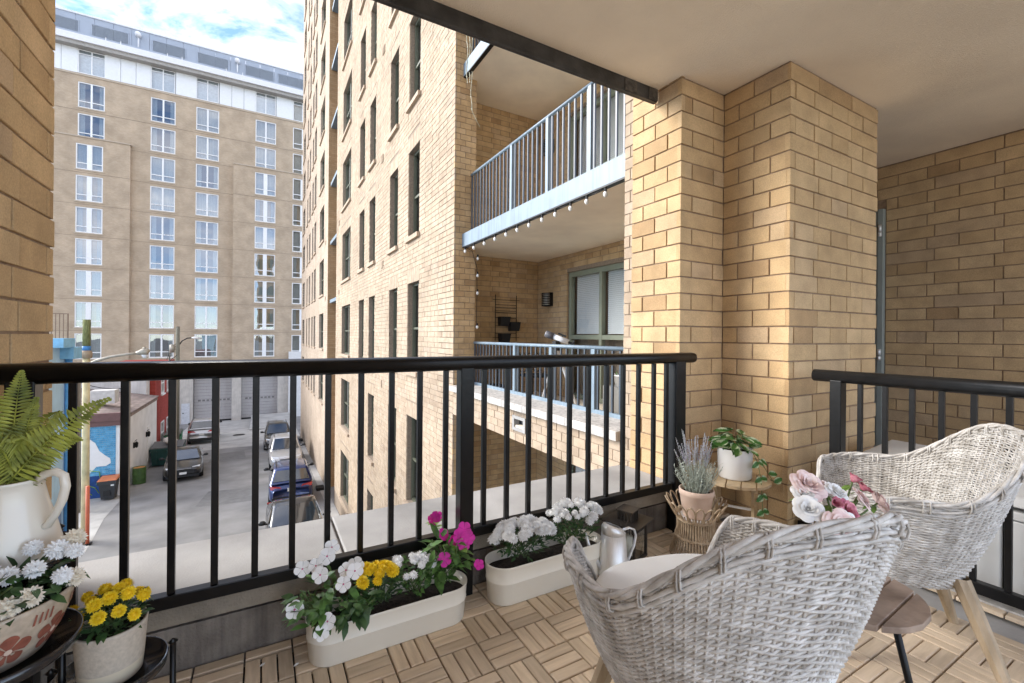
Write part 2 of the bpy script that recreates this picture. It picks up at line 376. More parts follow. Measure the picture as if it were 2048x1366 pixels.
def holed_wall(mb, O, d, n, length, z0, z1, holes, depth, back=0.008):
    """mortar face set back behind the bricks, with openings and their reveals"""
    xs = sorted({0.0, length} | {h[i] for h in holes for i in (0, 1)}); zs = sorted({z0, z1} | {h[i] for h in holes for i in (2, 3)})
    xs = [x for x in xs if -1e-6 <= x <= length + 1e-6]; zs = [z for z in zs if z0 - 1e-6 <= z <= z1 + 1e-6]
    P = lambda s, z, t: (O[0] + d[0] * s - n[0] * t, O[1] + d[1] * s - n[1] * t, z)
    for i in range(len(xs) - 1):
        for j in range(len(zs) - 1):
            mx, mz = (xs[i] + xs[i + 1]) / 2, (zs[j] + zs[j + 1]) / 2
            if any(h[0] < mx < h[1] and h[2] < mz < h[3] for h in holes): continue
            mb.quad(P(xs[i], zs[j], back), P(xs[i + 1], zs[j], back), P(xs[i + 1], zs[j + 1], back), P(xs[i], zs[j + 1], back))
    for a, b, c, e in holes:
        mb.quad(P(a, c, back), P(a, e, back), P(a, e, depth), P(a, c, depth)); mb.quad(P(b, c, back), P(b, c, depth), P(b, e, depth), P(b, e, back))
        mb.quad(P(a, e, back), P(b, e, back), P(b, e, depth), P(a, e, depth)); mb.quad(P(a, c, back), P(a, c, depth), P(b, c, depth), P(b, c, back))

# ================================================================== THE SETTING
FL = -1.13                                  # top of the deck, camera height is zero
def gz(y):                                  # the alley falls away gently
    y = max(2.0, min(57.0, y)); return -7.6 - 0.05 * (y - 20)
def tex_brick(name, c1, c2, mo, bw=0.3, bh=CH, axes='yz', joint=0.01):
    """far brickwork, too small to tell the bricks apart"""
    m = bpy.data.materials.new(name); m.use_nodes = True; MATS[name] = m
    nt = m.node_tree; N = nt.nodes; K = nt.links.new; b = N['Principled BSDF']; b.inputs['Roughness'].default_value = 0.9
    b.inputs['Specular IOR Level'].default_value = 0.2
    g = N.new('ShaderNodeNewGeometry'); sp = N.new('ShaderNodeSeparateXYZ'); K(g.outputs['Position'], sp.inputs[0])
    cb = N.new('ShaderNodeCombineXYZ'); K(sp.outputs['XYZ'.index(axes[0].upper())], cb.inputs[0]); K(sp.outputs[2], cb.inputs[1])
    br = N.new('ShaderNodeTexBrick'); br.inputs['Scale'].default_value = 1; br.inputs['Brick Width'].default_value = bw
    br.inputs['Row Height'].default_value = bh; br.inputs['Mortar Size'].default_value = joint * 0.6; br.inputs['Color1'].default_value = (*c1, 1)
    br.inputs['Color2'].default_value = (*c2, 1); br.inputs['Mortar'].default_value = (*mo, 1); br.inputs['Bias'].default_value = -0.1
    K(cb.outputs[0], br.inputs['Vector'])
    no = N.new('ShaderNodeTexNoise'); no.inputs['Scale'].default_value = 0.9; no.inputs['Detail'].default_value = 6; K(g.outputs['Position'], no.inputs['Vector'])
    mr = N.new('ShaderNodeMapRange'); mr.inputs[1].default_value = 0.3; mr.inputs[2].default_value = 0.7; mr.inputs[3].default_value = 0.84; mr.inputs[4].default_value = 1.12
    K(no.outputs['Fac'], mr.inputs[0]); hs = N.new('ShaderNodeHueSaturation'); K(br.outputs['Color'], hs.inputs['Color']); K(mr.outputs[0], hs.inputs['Value'])
    K(hs.outputs['Color'], b.inputs['Base Color'])
    bp = N.new('ShaderNodeBump'); bp.inputs['Strength'].default_value = 0.4; bp.inputs['Distance'].default_value = 0.01; bp.invert = True
    K(br.outputs['Fac'], bp.inputs['Height']); K(bp.outputs[0], b.inputs['Normal'])
    return m
T_TOWER = tex_brick('far_tan_brickwork', (0.42, 0.33, 0.25), (0.48, 0.39, 0.30), (0.30, 0.235, 0.18))
T_HOTEL = tex_brick('hotel_brickwork', (0.45, 0.35, 0.25), (0.50, 0.40, 0.295), (0.40, 0.315, 0.225), 0.21, 0.08, 'xz')
T_HOTELY = T_HOTEL
T_RED = tex_brick('red_painted_brickwork', (0.30, 0.05, 0.04), (0.36, 0.07, 0.055), (0.24, 0.04, 0.035), 0.21, 0.075, 'yz')
M_STUC2 = mat('pale_stucco', (0.58, 0.56, 0.54), 0.95, var=0.15, vs=1.5, bump=0.3, bs=20, streak=0.15)

# ---- ground
mb = MB(); ys = [-400, -60, 2, 57, 120, 700]; zs_ = [gz(y) for y in ys]
for i in range(len(ys) - 1):
    mb.quad((-500, ys[i], zs_[i]), (500, ys[i], zs_[i]), (500, ys[i + 1], zs_[i + 1]), (-500, ys[i + 1], zs_[i + 1]))
struct(mb.build('ground', M_ASPH))
def sheet(name, pts, m, dz):
    b = MB(); b.add([(x, y, gz(y) + dz) for x, y in pts], [tuple(range(len(pts)))]); return struct(b.build(name, m))
sheet('concrete_yard', [(-6.35, 38.9), (-1.5, 39.2), (2.85, 37.9), (2.85, 56.9), (-6.35, 56.9)], M_YARD, 0.006)
sheet('concrete_apron', [(-7.6, 21.2), (-5.3, 20.6), (-5.45, 22.0), (-5.75, 24.6), (-5.85, 28.45), (-7.6, 28.45)], M_YARD, 0.006)
sheet('asphalt_patch', [(-2.6, 24.2), (-0.4, 23.9), (-0.2, 26.3), (-2.3, 26.8)], mat('dark_asphalt_patch', (0.17, 0.168, 0.165), 0.95, var=0.15, vs=4, bump=0.3, bs=40), 0.005)
sheet('asphalt_patch', [(-3.0, 34.2), (-0.9, 34.4), (-1.1, 37.4), (-2.9, 37.2)], MATS['dark_asphalt_patch'], 0.005)
sheet('wall_footing_strip', [(2.55, 8), (2.86, 8), (2.86, 41.5), (2.55, 41.5)], M_YARD, 0.006)

# ---- our balcony: slab, ceiling, unseen bounce floor
mb = MB(); mb.box((-1.05, -1.2, -1.5), (2.715, 1.825, -1.165)); mb.box((2.7155, -1.2, -1.5), (5.04, 2.59, -1.167))
floor = struct(mb.build('balcony_floor', M_CONC))
mb = MB(); mb.box((-1.05, -1.2, 1.603), (5.04, 2.034, 1.85)); mb.box((2.70, 2.0345, 1.604), (5.04, 2.59, 1.849))
struct(mb.build('balcony_ceiling', M_STUCCO))
mb = MB(); mb.box((-3.0, -9.0, -1.5), (9.0, -1.2005, -1.17))
struct(mb.build('bounce_floor', mat('pale_bounce_surface', (0.58, 0.54, 0.48), 0.9)))  # unseen pale floor behind the viewer, added to bounce light on to the ceiling

ub = thing('apartment_building', 'tan brick upper storeys over our balcony, mirrored in the hotel windows', 'building', (0.6, 0.5, 1.86))
mb = MB(); mb.box((-1.0, -1.0, 1.86), (2.2, 2.02, 17.5)); mb.build('wall', tex_brick('upper_storey_brickwork', (0.50, 0.36, 0.22), (0.58, 0.43, 0.28), (0.33, 0.24, 0.16), axes='xz'), ub)
for k in range(5):
    for x in (-0.75, 0.75):
        mb = MB(); mb.box((x, 2.021, 2.6 + k * 2.98), (x + 1.1, 2.06, 4.5 + k * 2.98)); mb.build('window', M_FRAMEG, ub)
# ---- deck tiles: four squares of three slats on a black plastic grid
SQ = 0.1485; X0, Y0 = 0.697, 1.475
_sl = {}
def slat_mesh(sw=0.0442, sl=0.1425):
    b = MB(); h = 0.016; e = 0.0025; x, y = sl / 2, sw / 2
    b.add([(-x, -y, 0), (x, -y, 0), (x, y, 0), (-x, y, 0), (-x, -y, h - e), (x, -y, h - e), (x, y, h - e), (-x, y, h - e),
           (-x + e, -y + e, h), (x - e, -y + e, h), (x - e, y - e, h), (-x + e, y - e, h)],
          [(0, 1, 5, 4), (1, 2, 6, 5), (2, 3, 7, 6), (3, 0, 4, 7), (4, 5, 9, 8), (5, 6, 10, 9), (6, 7, 11, 10), (7, 4, 8, 11), (8, 9, 10, 11)])
    return b.mesh('slat', M_WOOD)
SLAT = slat_mesh()
g = MB()
for i in range(5):
    t = -0.145 + i * 0.0725
    g.box((t - 0.004, -0.1475, 0), (t + 0.004, 0.1475, 0.016)); g.box((-0.1475, t - 0.004, 0.001), (0.1475, t + 0.004, 0.0155))
g.box((-0.147, -0.147, 0.0), (0.147, 0.147, 0.004))
GRID = g.mesh('deck_tile', M_PLASTIC)
for i in range(-6, 8):
    for j in range(-9, 2):
        cx, cy = X0 + SQ * (2 * i + 1), Y0 + SQ * (2 * j + 1)
        if cx + SQ > 2.70 or cx - SQ < -0.68 or cy + SQ > 1.83 or cy - SQ < -1.2: continue
        t = link('deck_tile', GRID, floor, (cx, cy, -1.163))
        for a in (-1, 1):
            for b_ in (-1, 1):
                along_x = a * b_ < 0
                for k in (-1, 0, 1):
                    o = link('slat', SLAT, t)
                    off = k * 0.0492
                    if along_x: o.location = (a * SQ / 2, b_ * SQ / 2 + off, 0.0165)
                    else: o.location = (a * SQ / 2 + off, b_ * SQ / 2, 0.0165); o.rotation_euler = (0, 0, R(90))
# thin strip of cut slats against the two edges
for i in range(22):
    x = X0 + SQ * (i - 8)
    if -0.6 < x < 2.6:
        for k in (0, 1):
            o = link('slat', SLAT, floor, (x + SQ / 2, 1.645 + 0.148 + k * 0.0 + 0.012, -1.146)); break
for i in range(17):
    y = Y0 - SQ * (i + 0.5 - 1)
    if y < 1.7:
        o = link('slat', SLAT, floor, (2.69 - 0.0, y, -1.1465)); o.rotation_euler = (0, 0, R(90))

# ---- left brick wall
lw = thing('brick_wall', 'brown tan brick side wall at the left edge of the balcony', 'wall', (-0.88, 0.6, -1.5))
mb = MB(); mb.box((-1.10, -0.9, -1.5), (-0.668, 2.202, 7.0)); mb.build('wall_core', M_MORTAR, lw)
bk = Bricks(); bk.face((-0.66, 2.21), (0, -1), (1, 0), 3.1, -1.16, 7.0, 'mix', 0.1, zref=-1.12)
bk.face((-1.10, 2.21), (1, 0), (0, 1), 0.438, -1.16, 7.0, 'run', zref=-1.12); bk.build(lw, B_TAN)

# ---- corner pier: two stepped shafts
pier = thing('brick_pier', 'stepped tan brick corner pier holding up the ceiling beside the railing end', 'pier', (2.9, 1.9, -1.5))
mb = MB(); mb.box((2.233, 1.860, -8.3), (2.70, 2.256, 9)); mb.box((2.643, 1.438, -8.3), (3.705, 2.598, 1.66)); mb.box((2.69, 2.03, 1.66), (3.7, 2.5, 9))
mb.build('pier_core', M_MORTAR, pier)
bk = Bricks()
bk.face((2.225, 2.264), (0, -1), (-1, 0), 0.412, -1.15, 9, 'run', 0.0)
bk.face((2.225, 1.852), (1, 0), (0, -1), 0.410, -1.15, 1.603, 'half', 0.0)
bk.face((2.635, 1.852), (0, -1), (-1, 0), 0.422, -1.15, 1.603, 'run', 0.0)
bk.face((2.635, 1.430), (1, 0), (0, -1), 1.078, -1.15, 1.603, 'mix', 0.1, end=0.001)
bk.build(pier, B_TAN)

# ---- wall on the right with the grey door
rw = thing('brick_wall', 'tan brick wall behind the short railing with a grey steel door', 'wall', (5.1, 0.6, -1.5))
mb = MB(); mb.box((5.008, -1.19, -1.5), (5.3, 2.59, 1.66)); mb.box((3.706, 2.6, -1.5), (5.3, 2.8, 1.66)); mb.build('wall_core', M_MORTAR, rw)
DO = [(0.685, 1.70, -1.2, 1.20)]                     # door opening, measured from y = 2.59 towards the viewer
bk = Bricks(); bk.face((5.0, 2.59), (0, -1), (-1, 0), 3.75, -1.16, 1.603, 'mix', 0.15, holes=[(-0.1, 0.735, -1.2, 1.205)])
bk.build(rw, B_TAN)
M_DOOR = mat('grey_green_steel_door', (0.28, 0.31, 0.29), 0.5, var=0.06)
mb = MB(); mb.box((4.955, 1.863, -1.16), (5.006, 1.905, 1.2)); dr = mb.build('door', M_DOOR, rw); bevel(dr, 0.003)
mb = MB(); mb.box((4.965, 1.906, -1.16), (5.006, 2.58, 1.19)); mb.build('door_leaf', M_DOOR, dr)
for z in (1.02, -0.12):
    mb = MB(); mb.tube([(4.945, 1.884, z - 0.03), (4.945, 1.884, z + 0.03)], 0.014, 8); mb.tube([(4.945, 1.884, z - 0.075), (4.945, 1.884, z - 0.035)], 0.014, 8)
    mb.build('hinge', M_STEEL, dr, True)

# ---- dark steel beam along the ceiling's edge
bm_ = thing('steel_beam', 'dark weathered steel edge beam along the front of the balcony ceiling', 'beam', (0.5, 2.06, 1.49))
mb = MB(); mb.box((-0.655, 2.0355, 1.518), (2.215, 2.052, 1.86)); mb.box((-0.655, 2.0525, 1.518), (2.215, 2.068, 1.53)); o = mb.build('channel', M_BEAM, bm_); bevel(o, 0.003)
M_RUST = mat('grimy_plate', (0.10, 0.085, 0.07), 0.9, var=0.5, vs=25, bump=0.5, bs=120)
for a, b in ((1.93, 2.03), (2.135, 2.212)):
    mb = MB(); mb.box((a, 2.0285, 1.524), (b, 2.035, 1.598)); mb.build('bearing_plate', M_RUST, bm_)

# ---- parapet under the railing
pp = thing('parapet', 'low stained concrete parapet with a pale ledge outside the railing', 'parapet', (1.0, 2.07, -1.6))
mb = MB(); mb.box((-0.655, 1.835, -1.9), (2.22, 2.29, -0.985)); mb.build('upstand', M_CONCD, pp)
mb = MB(); mb.box((-0.655, 1.8265, -0.972), (2.22, 1.90, -0.9)); mb.build('inner_band', M_CONCB, pp)
for a, b in ((-0.655, 0.294), (0.304, 2.218)):
    mb = MB(); mb.box((a, 1.901, -0.975), (b, 2.325, -0.895)); bevel(mb.build('coping_slab', M_CONC, pp), 0.006)
mb = MB(); mb.box((0.2941, 1.905, -0.97), (0.3039, 2.318, -0.908)); mb.build('joint_sealant', M_CONCD, pp)

# ================================================================== THE BRICK TOWER ACROSS THE GAP
tw = thing('apartment_tower', 'tall pale tan brick apartment tower with olive windows and recessed balconies', 'building', (4, 20, -8))
TX = 2.88; FF = 2.98
SILL0, HEAD0 = -0.79, 1.165
near_cols = [(9.155, 9.975, 's'), (10.88, 11.675, 's'), (13.40, 14.217, 's'), (15.0, 15.87, 's'), (17.62, 19.61, 'd')]
far_cols = [(26.03, 28.1, 'd'), (30.2, 31.3, 's'), (31.9, 32.8, 's'), (33.95, 35.0, 's'), (35.95, 36.8, 's'), (38.6, 40.5, 'd')]
core = MB()
def tower_face(y0, y1, cols, k0, k1, z0, z1, tex=None):
    holes = []; sold = []
    for k in range(k0, k1):
        for a, b, t in cols:
            za, zb = SILL0 + k * FF, HEAD0 + k * FF
            if (a, k) in SKIP: continue
            holes.append((a - y0, b - y0, za, zb)); sold.append((a - y0 - 0.05, b - y0 + 0.05, zb, zb + 0.33))
    return holes, sold
SKIP = {(15.0, -1), (10.88, -2), (9.155, -2)}
bkT = Bricks(); bkShade = Bricks()
hN, sN = tower_face(7.173, 21.3, near_cols, -2, 6, -8, 17)
holed_wall(core, (TX, 7.173), (0, 1), (-1, 0), 14.13, -8.4, 17.0, hN, 0.2)
bkT.face((TX, 7.173), (0, 1), (-1, 0), 14.13, -7.0, 17.0, 'mix', 0.0, holes=[h for h in hN], soldiers=[s_ for s_ in sN], zref=-1.15)
bkShade.face((TX, 7.173), (1, 0), (0, -1), 0.41, -7.0, 10.0, 'run', 0.0, end=0.001)          # return beside the balconies
core.box((2.888, 7.181, -8.4), (3.287, 7.9, 17)); 
core.box((2.95, 7.2, 17.0), (9, 21.3, 34))
# inside of the balcony bay: end wall and rear wall with the window openings
WIN = [(1.02, 3.55)]                                     # along y from 7.86 towards the viewer
for k in (-1, 0, 1):
    zf = -1.15 + k * FF; zt = 1.56 + k * FF
    bkShade.face((3.287, 7.86), (1, 0), (0, -1), 1.763, zf, zt, 'mix', 0.12, zref=-1.15)
    hh = [(1.02, 3.7, zf - 0.1, 1.22 + k * FF)]
    bkShade.face((5.05, 7.86), (0, -1), (-1, 0), 5.25, zf, zt, 'mix', 0.0, holes=hh, zref=-1.15, end=0.001)
    holed_wall(core, (5.05, 7.86), (0, -1), (-1, 0), 5.25, zf - 0.2, zt + 0.1, [(1.02, 3.7, zf - 0.1, 1.22 + k * FF)], 0.16)
core.box((3.28, 7.868, -8.4), (5.3, 8.1, 17))
core.box((5.35, 2.5, -8.4), (9, 21.3, 17)); core.box((3.3, 8.11, -8.4), (5.3, 21.2, 17))
# slim pier next to the balconies and the brick band below the coping
bkT.face((TX, 3.027), (0, -1), (-1, 0), 0.763, -7.0, 9.0, 'run', 0.03, zref=-1.12)
core.box((2.888, 2.26, -8.4), (3.3, 3.02, 9))
bkT.face((TX, 7.172), (0, -1), (-1, 0), 4.144, -1.365, -0.952, 'run', 0.05, holes=[(2.115, 2.43, -1.225, -1.035)], zref=-1.365, end=0.001)
core.box((2.888, 3.03, -1.362), (3.05, 4.735, -0.953)); core.box((2.888, 5.06, -1.362), (3.05, 7.17, -0.953)); core.box((2.888, 4.735, -1.362), (3.05, 5.06, -1.225)); core.box((2.888, 4.735, -1.035), (3.05, 5.06, -0.953))
core.build('wall_core', M_MORTAR2, tw)
bkT.build(tw, B_TOWER, 260); bkShade.build(tw, B_TAN, 40)  # recess and return faces take the deeper tan to stand for their shade
# far wing
hF, sF = tower_face(24.3, 41.7, far_cols, -1, 11, -9, 34)
mb = MB(); holed_wall(mb, (TX, 24.3), (0, 1), (-1, 0), 17.4, -9.5, 34.0, hF, 0.2, 0.0); mb.box((2.90, 41.7, -9.5), (9, 41.9, 34)); mb.build('far_wing_wall', T_TOWER, tw)
mb = MB(); mb.quad((TX, 24.3, -9.5), (5.5, 24.3, -9.5), (5.5, 24.3, 34), (TX, 24.3, 34)); mb.quad((2.86 + 0.02, 7.173, 17.001), (TX, 21.3, 17.001), (TX, 21.3, 34), (TX, 7.173, 34))
mb.quad((TX, 21.3, -9.5), (5.5, 21.3, -9.5), (5.5, 21.3, 34), (TX, 21.3, 34)); mb.box((5.5, 21.3, -9.5), (5.7, 24.3, 34))
mb.build('recess_wall', tex_brick('recess_brickwork', (0.40, 0.25, 0.13), (0.48, 0.32, 0.18), (0.3, 0.2, 0.12), axes='xz'), tw)
mb = MB(); mb.box((3.2, 24.32, -9.5), (9, 41.6, 34)); mb.build('far_wing_core', M_DARKIN, tw)
for k in range(-1, 10):
    z = 1.6 + k * FF
    mb = MB(); mb.box((2.98, 21.35, z), (5.4, 24.25, z + 0.16)); mb.build('balcony_slab', M_PALEBLUE, tw)

# slabs and fascias of the near balconies
for k in (0, 1, 2):
    z = 1.56 + k * FF
    mb = MB(); mb.box((3.062, 3.03, z), (5.3, 7.866, z + 0.185)); mb.build('balcony_slab', M_STUCCO, tw)
    mb = MB(); mb.box((3.03, 3.03, z - 0.012), (3.0615, 7.171, z + 0.20)); mb.box((3.03, 3.03, z + 0.2005), (3.26, 7.171, z + 0.215)); mb.build('balcony_fascia', M_PALEBLUE, tw)
    mb = MB(); mb.box((3.0305, 3.03, z - 0.03), (3.10, 7.17, z - 0.0125)); mb.build('fascia_drip', M_CHAR, tw)
mb = MB(); mb.box((2.889, 3.028, -1.363), (5.3, 7.866, -1.16)); mb.build('balcony_slab', M_STUCCO, tw)
mb = MB(); mb.box((2.80, 3.029, -0.951), (3.42, 7.17, -0.862)); bevel(mb.build('coping', M_COPING, tw), 0.006)
mb = MB(); y0, y1, z0, z1 = 4.735, 5.06, -1.225, -1.035
for a in ((y0, y0 + 0.05, z0, z1), (y1 - 0.05, y1, z0, z1), (y0 + 0.05, y1 - 0.05, z0, z0 + 0.04), (y0 + 0.05, y1 - 0.05, z1 - 0.04, z1)):
    mb.box((2.868, a[0], a[2]), (2.95, a[1], a[3]))
vb = mb.build('scupper_frame', M_CONC, tw)
mb = MB(); mb.box((2.96, y0, z0), (2.97, y1, z1)); mb.build('scupper_back', M_DARKIN, vb)

# windows of the tower: olive frame, sashes, pane, blind, stone sill
def win_meshes(wd, ht, kind, detail):
    fr = MB(); t = 0.05; d0, d1 = 0.12, 0.19                     # local: x = depth into the wall, y along, z up
    def ring(y0, y1, z0, z1, t, a, b):
        fr.box((a, y0, z0), (b, y0 + t, z1)); fr.box((a, y1 - t, z0), (b, y1, z1)); fr.box((a, y0 + t, z0), (b, y1 - t, z0 + t)); fr.box((a, y0 + t, z1 - t), (b, y1 - t, z1))
    ring(0.0, wd, 0, ht, t, d0, d1)
    if kind == 'd': fr.box((d0 + 0.002, wd / 2 - 0.05, t), (d1 - 0.002, wd / 2 + 0.05, ht - t))
    fr.box((d0 + 0.012, t, ht * 0.47), (d1 - 0.012, wd - t, ht * 0.47 + 0.05))
    pn = MB(); pn.quad((0.165, 0, 0), (0.165, wd, 0), (0.165, wd, ht), (0.165, 0, ht))
    bl = MB(); bl.quad((0.24, -0.1, -0.1), (0.24, wd + 0.1, -0.1), (0.24, wd + 0.1, ht + 0.1), (0.24, -0.1, ht + 0.1))  # dark sheet behind the pane stands in for the unlit room
    sl = MB(); sl.box((-0.07, -0.06, -0.095), (0.119, wd + 0.06, -0.001))
    return fr.mesh('window', M_FRAMEG), pn.mesh('pane', M_GLASS), bl.mesh('blind_or_dark_room', M_DARKIN), sl.mesh('sill', M_SILL)
_wm = {}
M_BLIND = mat('grey_roller_blind', (0.30, 0.31, 0.30), 0.9)
def tower_window(y, wd, z, kind):
    k = (round(wd, 2), kind)
    if k not in _wm:
        _wm[k] = win_meshes(wd, HEAD0 - SILL0, kind, True)
        mm = _wm[k][2].copy(); mm.materials[0] = M_BLIND; _wm[k] = _wm[k] + (mm,)
    me = _wm[k]; B = Vector(base_of(tw))
    wo = link('window', me[0], tw, Vector((TX, y, z)) - B)
    link('pane', me[1], wo); link('blind_or_dark_room', me[2] if rnd.random() < 0.6 else me[4], wo); link('sill', me[3], wo)
for k in range(-2, 6):
    for a, b, t in near_cols:
        if (a, k) not in SKIP: tower_window(a, b - a, SILL0 + k * FF, t)
for k in range(-1, 10):
    for a, b, t in far_cols: tower_window(a, b - a, SILL0 + k * FF, t)
# small wall vents
for y, z in ((12.45, 1.95), (12.5, 4.9), (12.5, -1.35), (20.45, 1.85), (20.45, 4.85), (25.2, 1.9), (25.2, 4.85), (20.45, -1.1), (12.45, 7.9)):
    mb = MB(); mb.box((2.862, y - 0.12, z - 0.1), (2.90, y + 0.12, z + 0.1))
    for i in range(5): mb.box((2.852, y - 0.1, z - 0.08 + i * 0.036), (2.8615, y + 0.1, z - 0.065 + i * 0.036))
    mb.build('wall_vent', M_SILL, tw)

# window walls at the back of the near balconies
M_SLATW = mat('white_blind_slat', (0.86, 0.86, 0.84), 0.6, var=0.03)
for k in (-1, 0, 1):
    zf = -1.15 + k * FF; zh = 1.22 + k * FF; X = 5.11
    fr = MB(); ya, yb = 7.86 - 3.7, 7.86 - 1.02
    fr.box((X, ya, zf), (X + 0.08, ya + 0.07, zh)); fr.box((X, yb - 0.07, zf), (X + 0.08, yb, zh)); fr.box((X, ya + 0.07, zh - 0.09), (X + 0.08, yb - 0.07, zh))
    fr.box((X, ya + 0.07, zf), (X + 0.08, yb - 0.07, zf + 0.08)); zr = 0.0 + k * FF
    fr.box((X + 0.003, ya + 0.07, zr - 0.05), (X + 0.077, yb - 0.07, zr + 0.03))
    for i in (1, 2):
        y = yb - 0.035 - i * (yb - ya - 0.07) / 3; fr.box((X - 0.002, y - 0.035, zf + 0.08), (X + 0.082, y + 0.035, zh - 0.09))
    wo = fr.build('balcony_window', M_FRAMESG, tw)
    MB().quad((X + 0.05, ya, zf), (X + 0.05, yb, zf), (X + 0.05, yb, zh), (X + 0.05, ya, zh)).build('pane', M_GLASS, wo)
    MB().quad((X + 0.3, ya - 0.2, zf), (X + 0.3, yb + 0.2, zf), (X + 0.3, yb + 0.2, zh + 0.1), (X + 0.3, ya - 0.2, zh + 0.1)).build('room_shade', M_DARKIN, wo)
    for i in range(3):
        y1 = yb - 0.07 - i * (yb - ya - 0.07) / 3 - 0.04; y0 = y1 - (yb - ya - 0.07) / 3 + 0.11
        bl = MB(); z = zr + 0.05
        while z < zh - 0.1:
            bl.quad((X + 0.10, y0, z), (X + 0.10, y1, z), (X + 0.118, y1, z + 0.034), (X + 0.118, y0, z + 0.034)); z += 0.034
        bl.build('blind_or_dark_room', M_SLATW, wo)

# ================================================================== HOTEL AT THE END OF THE ALLEY
ht = thing('hotel_building', 'long beige brick hotel with white framed windows and grey metal roof storey', 'building', (-4, 60, -9.4))
HY = 57.0
hx0, hx1 = -24.0, 12.0
cols5 = [(-20.9, -18.96), (-15.46, -13.52), (-10.01, -7.99), (-6.25, -4.23), (-0.84, 1.17), (2.90, 4.9)]
rowtop = lambda k: 23.9 - 3.0 * k; WH = 2.42
main_holes = []
for ci, (a, b) in enumerate(cols5):
    for k in range(9):
        if ci in (0, 1, 4, 5) and k >= 2: continue
        main_holes.append((a - hx0, b - hx0, rowtop(k) - WH, rowtop(k)))
mb = MB(); holed_wall(mb, (hx0, HY), (1, 0), (0, -1), hx1 - hx0, -3.9, 24.5, main_holes, 0.22, 0.0)
BAY = [(-24.0, -11.5, 18.5), (-2.87, 12.0, 18.4)]
for x0, x1, zt in BAY:
    hs = []
    for a, b in cols5:
        if a > x0 and b < x1:
            for k in range(2, 9): hs.append((a - x0, b - x0, rowtop(k) - WH, rowtop(k)))
    holed_wall(mb, (x0, HY - 0.42), (1, 0), (0, -1), x1 - x0, -3.9, zt, hs, 0.22, 0.0)
    mb.quad((x0, HY - 0.42, zt), (x1, HY - 0.42, zt), (x1, HY, zt), (x0, HY, zt))
    xe = x1 if x1 < 0 else x0
    mb.quad((xe, HY - 0.42, -3.9), (xe, HY, -3.9), (xe, HY, zt), (xe, HY - 0.42, zt))
mb.build('wall', T_HOTEL, ht)
M_BAND = mat('hotel_stone_band', (0.46, 0.38, 0.29), 0.9, var=0.08)
for x0, x1, zt in BAY:
    mb = MB(); mb.box((x0, HY - 0.50, zt - 0.002), (x1 + (0.08 if x1 < 0 else 0), HY - 0.002, zt + 0.12)); mb.build('bay_cap', M_BAND, ht)
for k in range(9):
    z = rowtop(k) - WH - 0.30
    mb = MB()
    spans = [(hx0, hx1)] if k < 2 else [(-11.49, -2.88)]
    for a, b in spans: mb.box((a, HY - 0.015, z - 0.03), (b, HY - 0.001, z))
    if k >= 2:
        for x0, x1, zt in BAY: mb.box((x0, HY - 0.435, z - 0.03), (x1, HY - 0.421, z))
    mb.build('floor_joint', mat('dark_joint', (0.24, 0.19, 0.14), 0.9), ht)
mb = MB(); mb.box((hx0, HY - 0.06, 24.501), (hx1, HY - 0.003, 24.68)); mb.build('stone_band', M_BAND, ht)
mb = MB(); mb.box((hx0, HY + 0.6, -9.6), (hx1, HY + 16, 30)); mb.build('hotel_core', M_DARKIN, ht)
# windows
def hwin(wd, wide):
    fr = MB(); t = 0.085; m = 0.19 if wide else 0.07
    def rb(x0, x1, z0, z1, a=0.03, b=0.13): fr.box((x0, a, z0), (x1, b, z1))
    rb(0, t, 0, WH); rb(wd - t, wd, 0, WH); rb(t, wd - t, 0, t); rb(t, wd - t, WH - t, WH); rb(wd / 2 - m, wd / 2 + m, t, WH - t, 0.028, 0.132)
    rb(t, wd - t, WH * 0.23, WH * 0.23 + 0.075, 0.034, 0.126)
    pn = MB(); pn.quad((0, 0.09, 0), (wd, 0.09, 0), (wd, 0.09, WH), (0, 0.09, WH))
    cu = MB(); n = 30
    for i in range(n):
        x0, x1 = wd * i / n, wd * (i + 1) / n; y0 = 0.26 + 0.03 * (i % 2); y1 = 0.26 + 0.03 * ((i + 1) % 2)
        cu.quad((x0, y0, 0), (x1, y1, 0), (x1, y1, WH), (x0, y0, WH))
    c2 = MB(); c2.add([(p[0] if p[0] < wd * 0.3 else wd - (wd - p[0]) * 0.35, p[1], p[2]) for p in cu.v], cu.f)
    c3 = MB()
    for i in range(n):
        if i < 7 or i > 22: c3.add([cu.v[4 * i + j] for j in range(4)], [(0, 1, 2, 3)])
    sl = MB(); sl.box((-0.08, -0.05, -0.12), (wd + 0.08, 0.02, -0.002))
    M = M_CURT
    return (fr.mesh('window', M_WFRAME), pn.mesh('pane', M_GLASSR), cu.mesh('curtain', M), c3.mesh('curtain', M), sl.mesh('sill', M_BAND))
_hw = {}
def hotel_window(x, wd, z, y, wide):
    k = (round(wd, 2), wide)
    if k not in _hw: _hw[k] = hwin(wd, wide)
    me = _hw[k]
    wo = link('window', me[0], ht, Vector((x, y, z)) - Vector(base_of(ht)))
    link('pane', me[1], wo); link('curtain', me[2] if rnd.random() < 0.5 else me[3], wo); link('sill', me[4], wo)
for ci, (a, b) in enumerate(cols5):
    for k in range(9):
        bay = ci in (0, 1, 4, 5) and k >= 2
        hotel_window(a, b - a, rowtop(k) - WH, HY - 0.42 if bay else HY, bay)
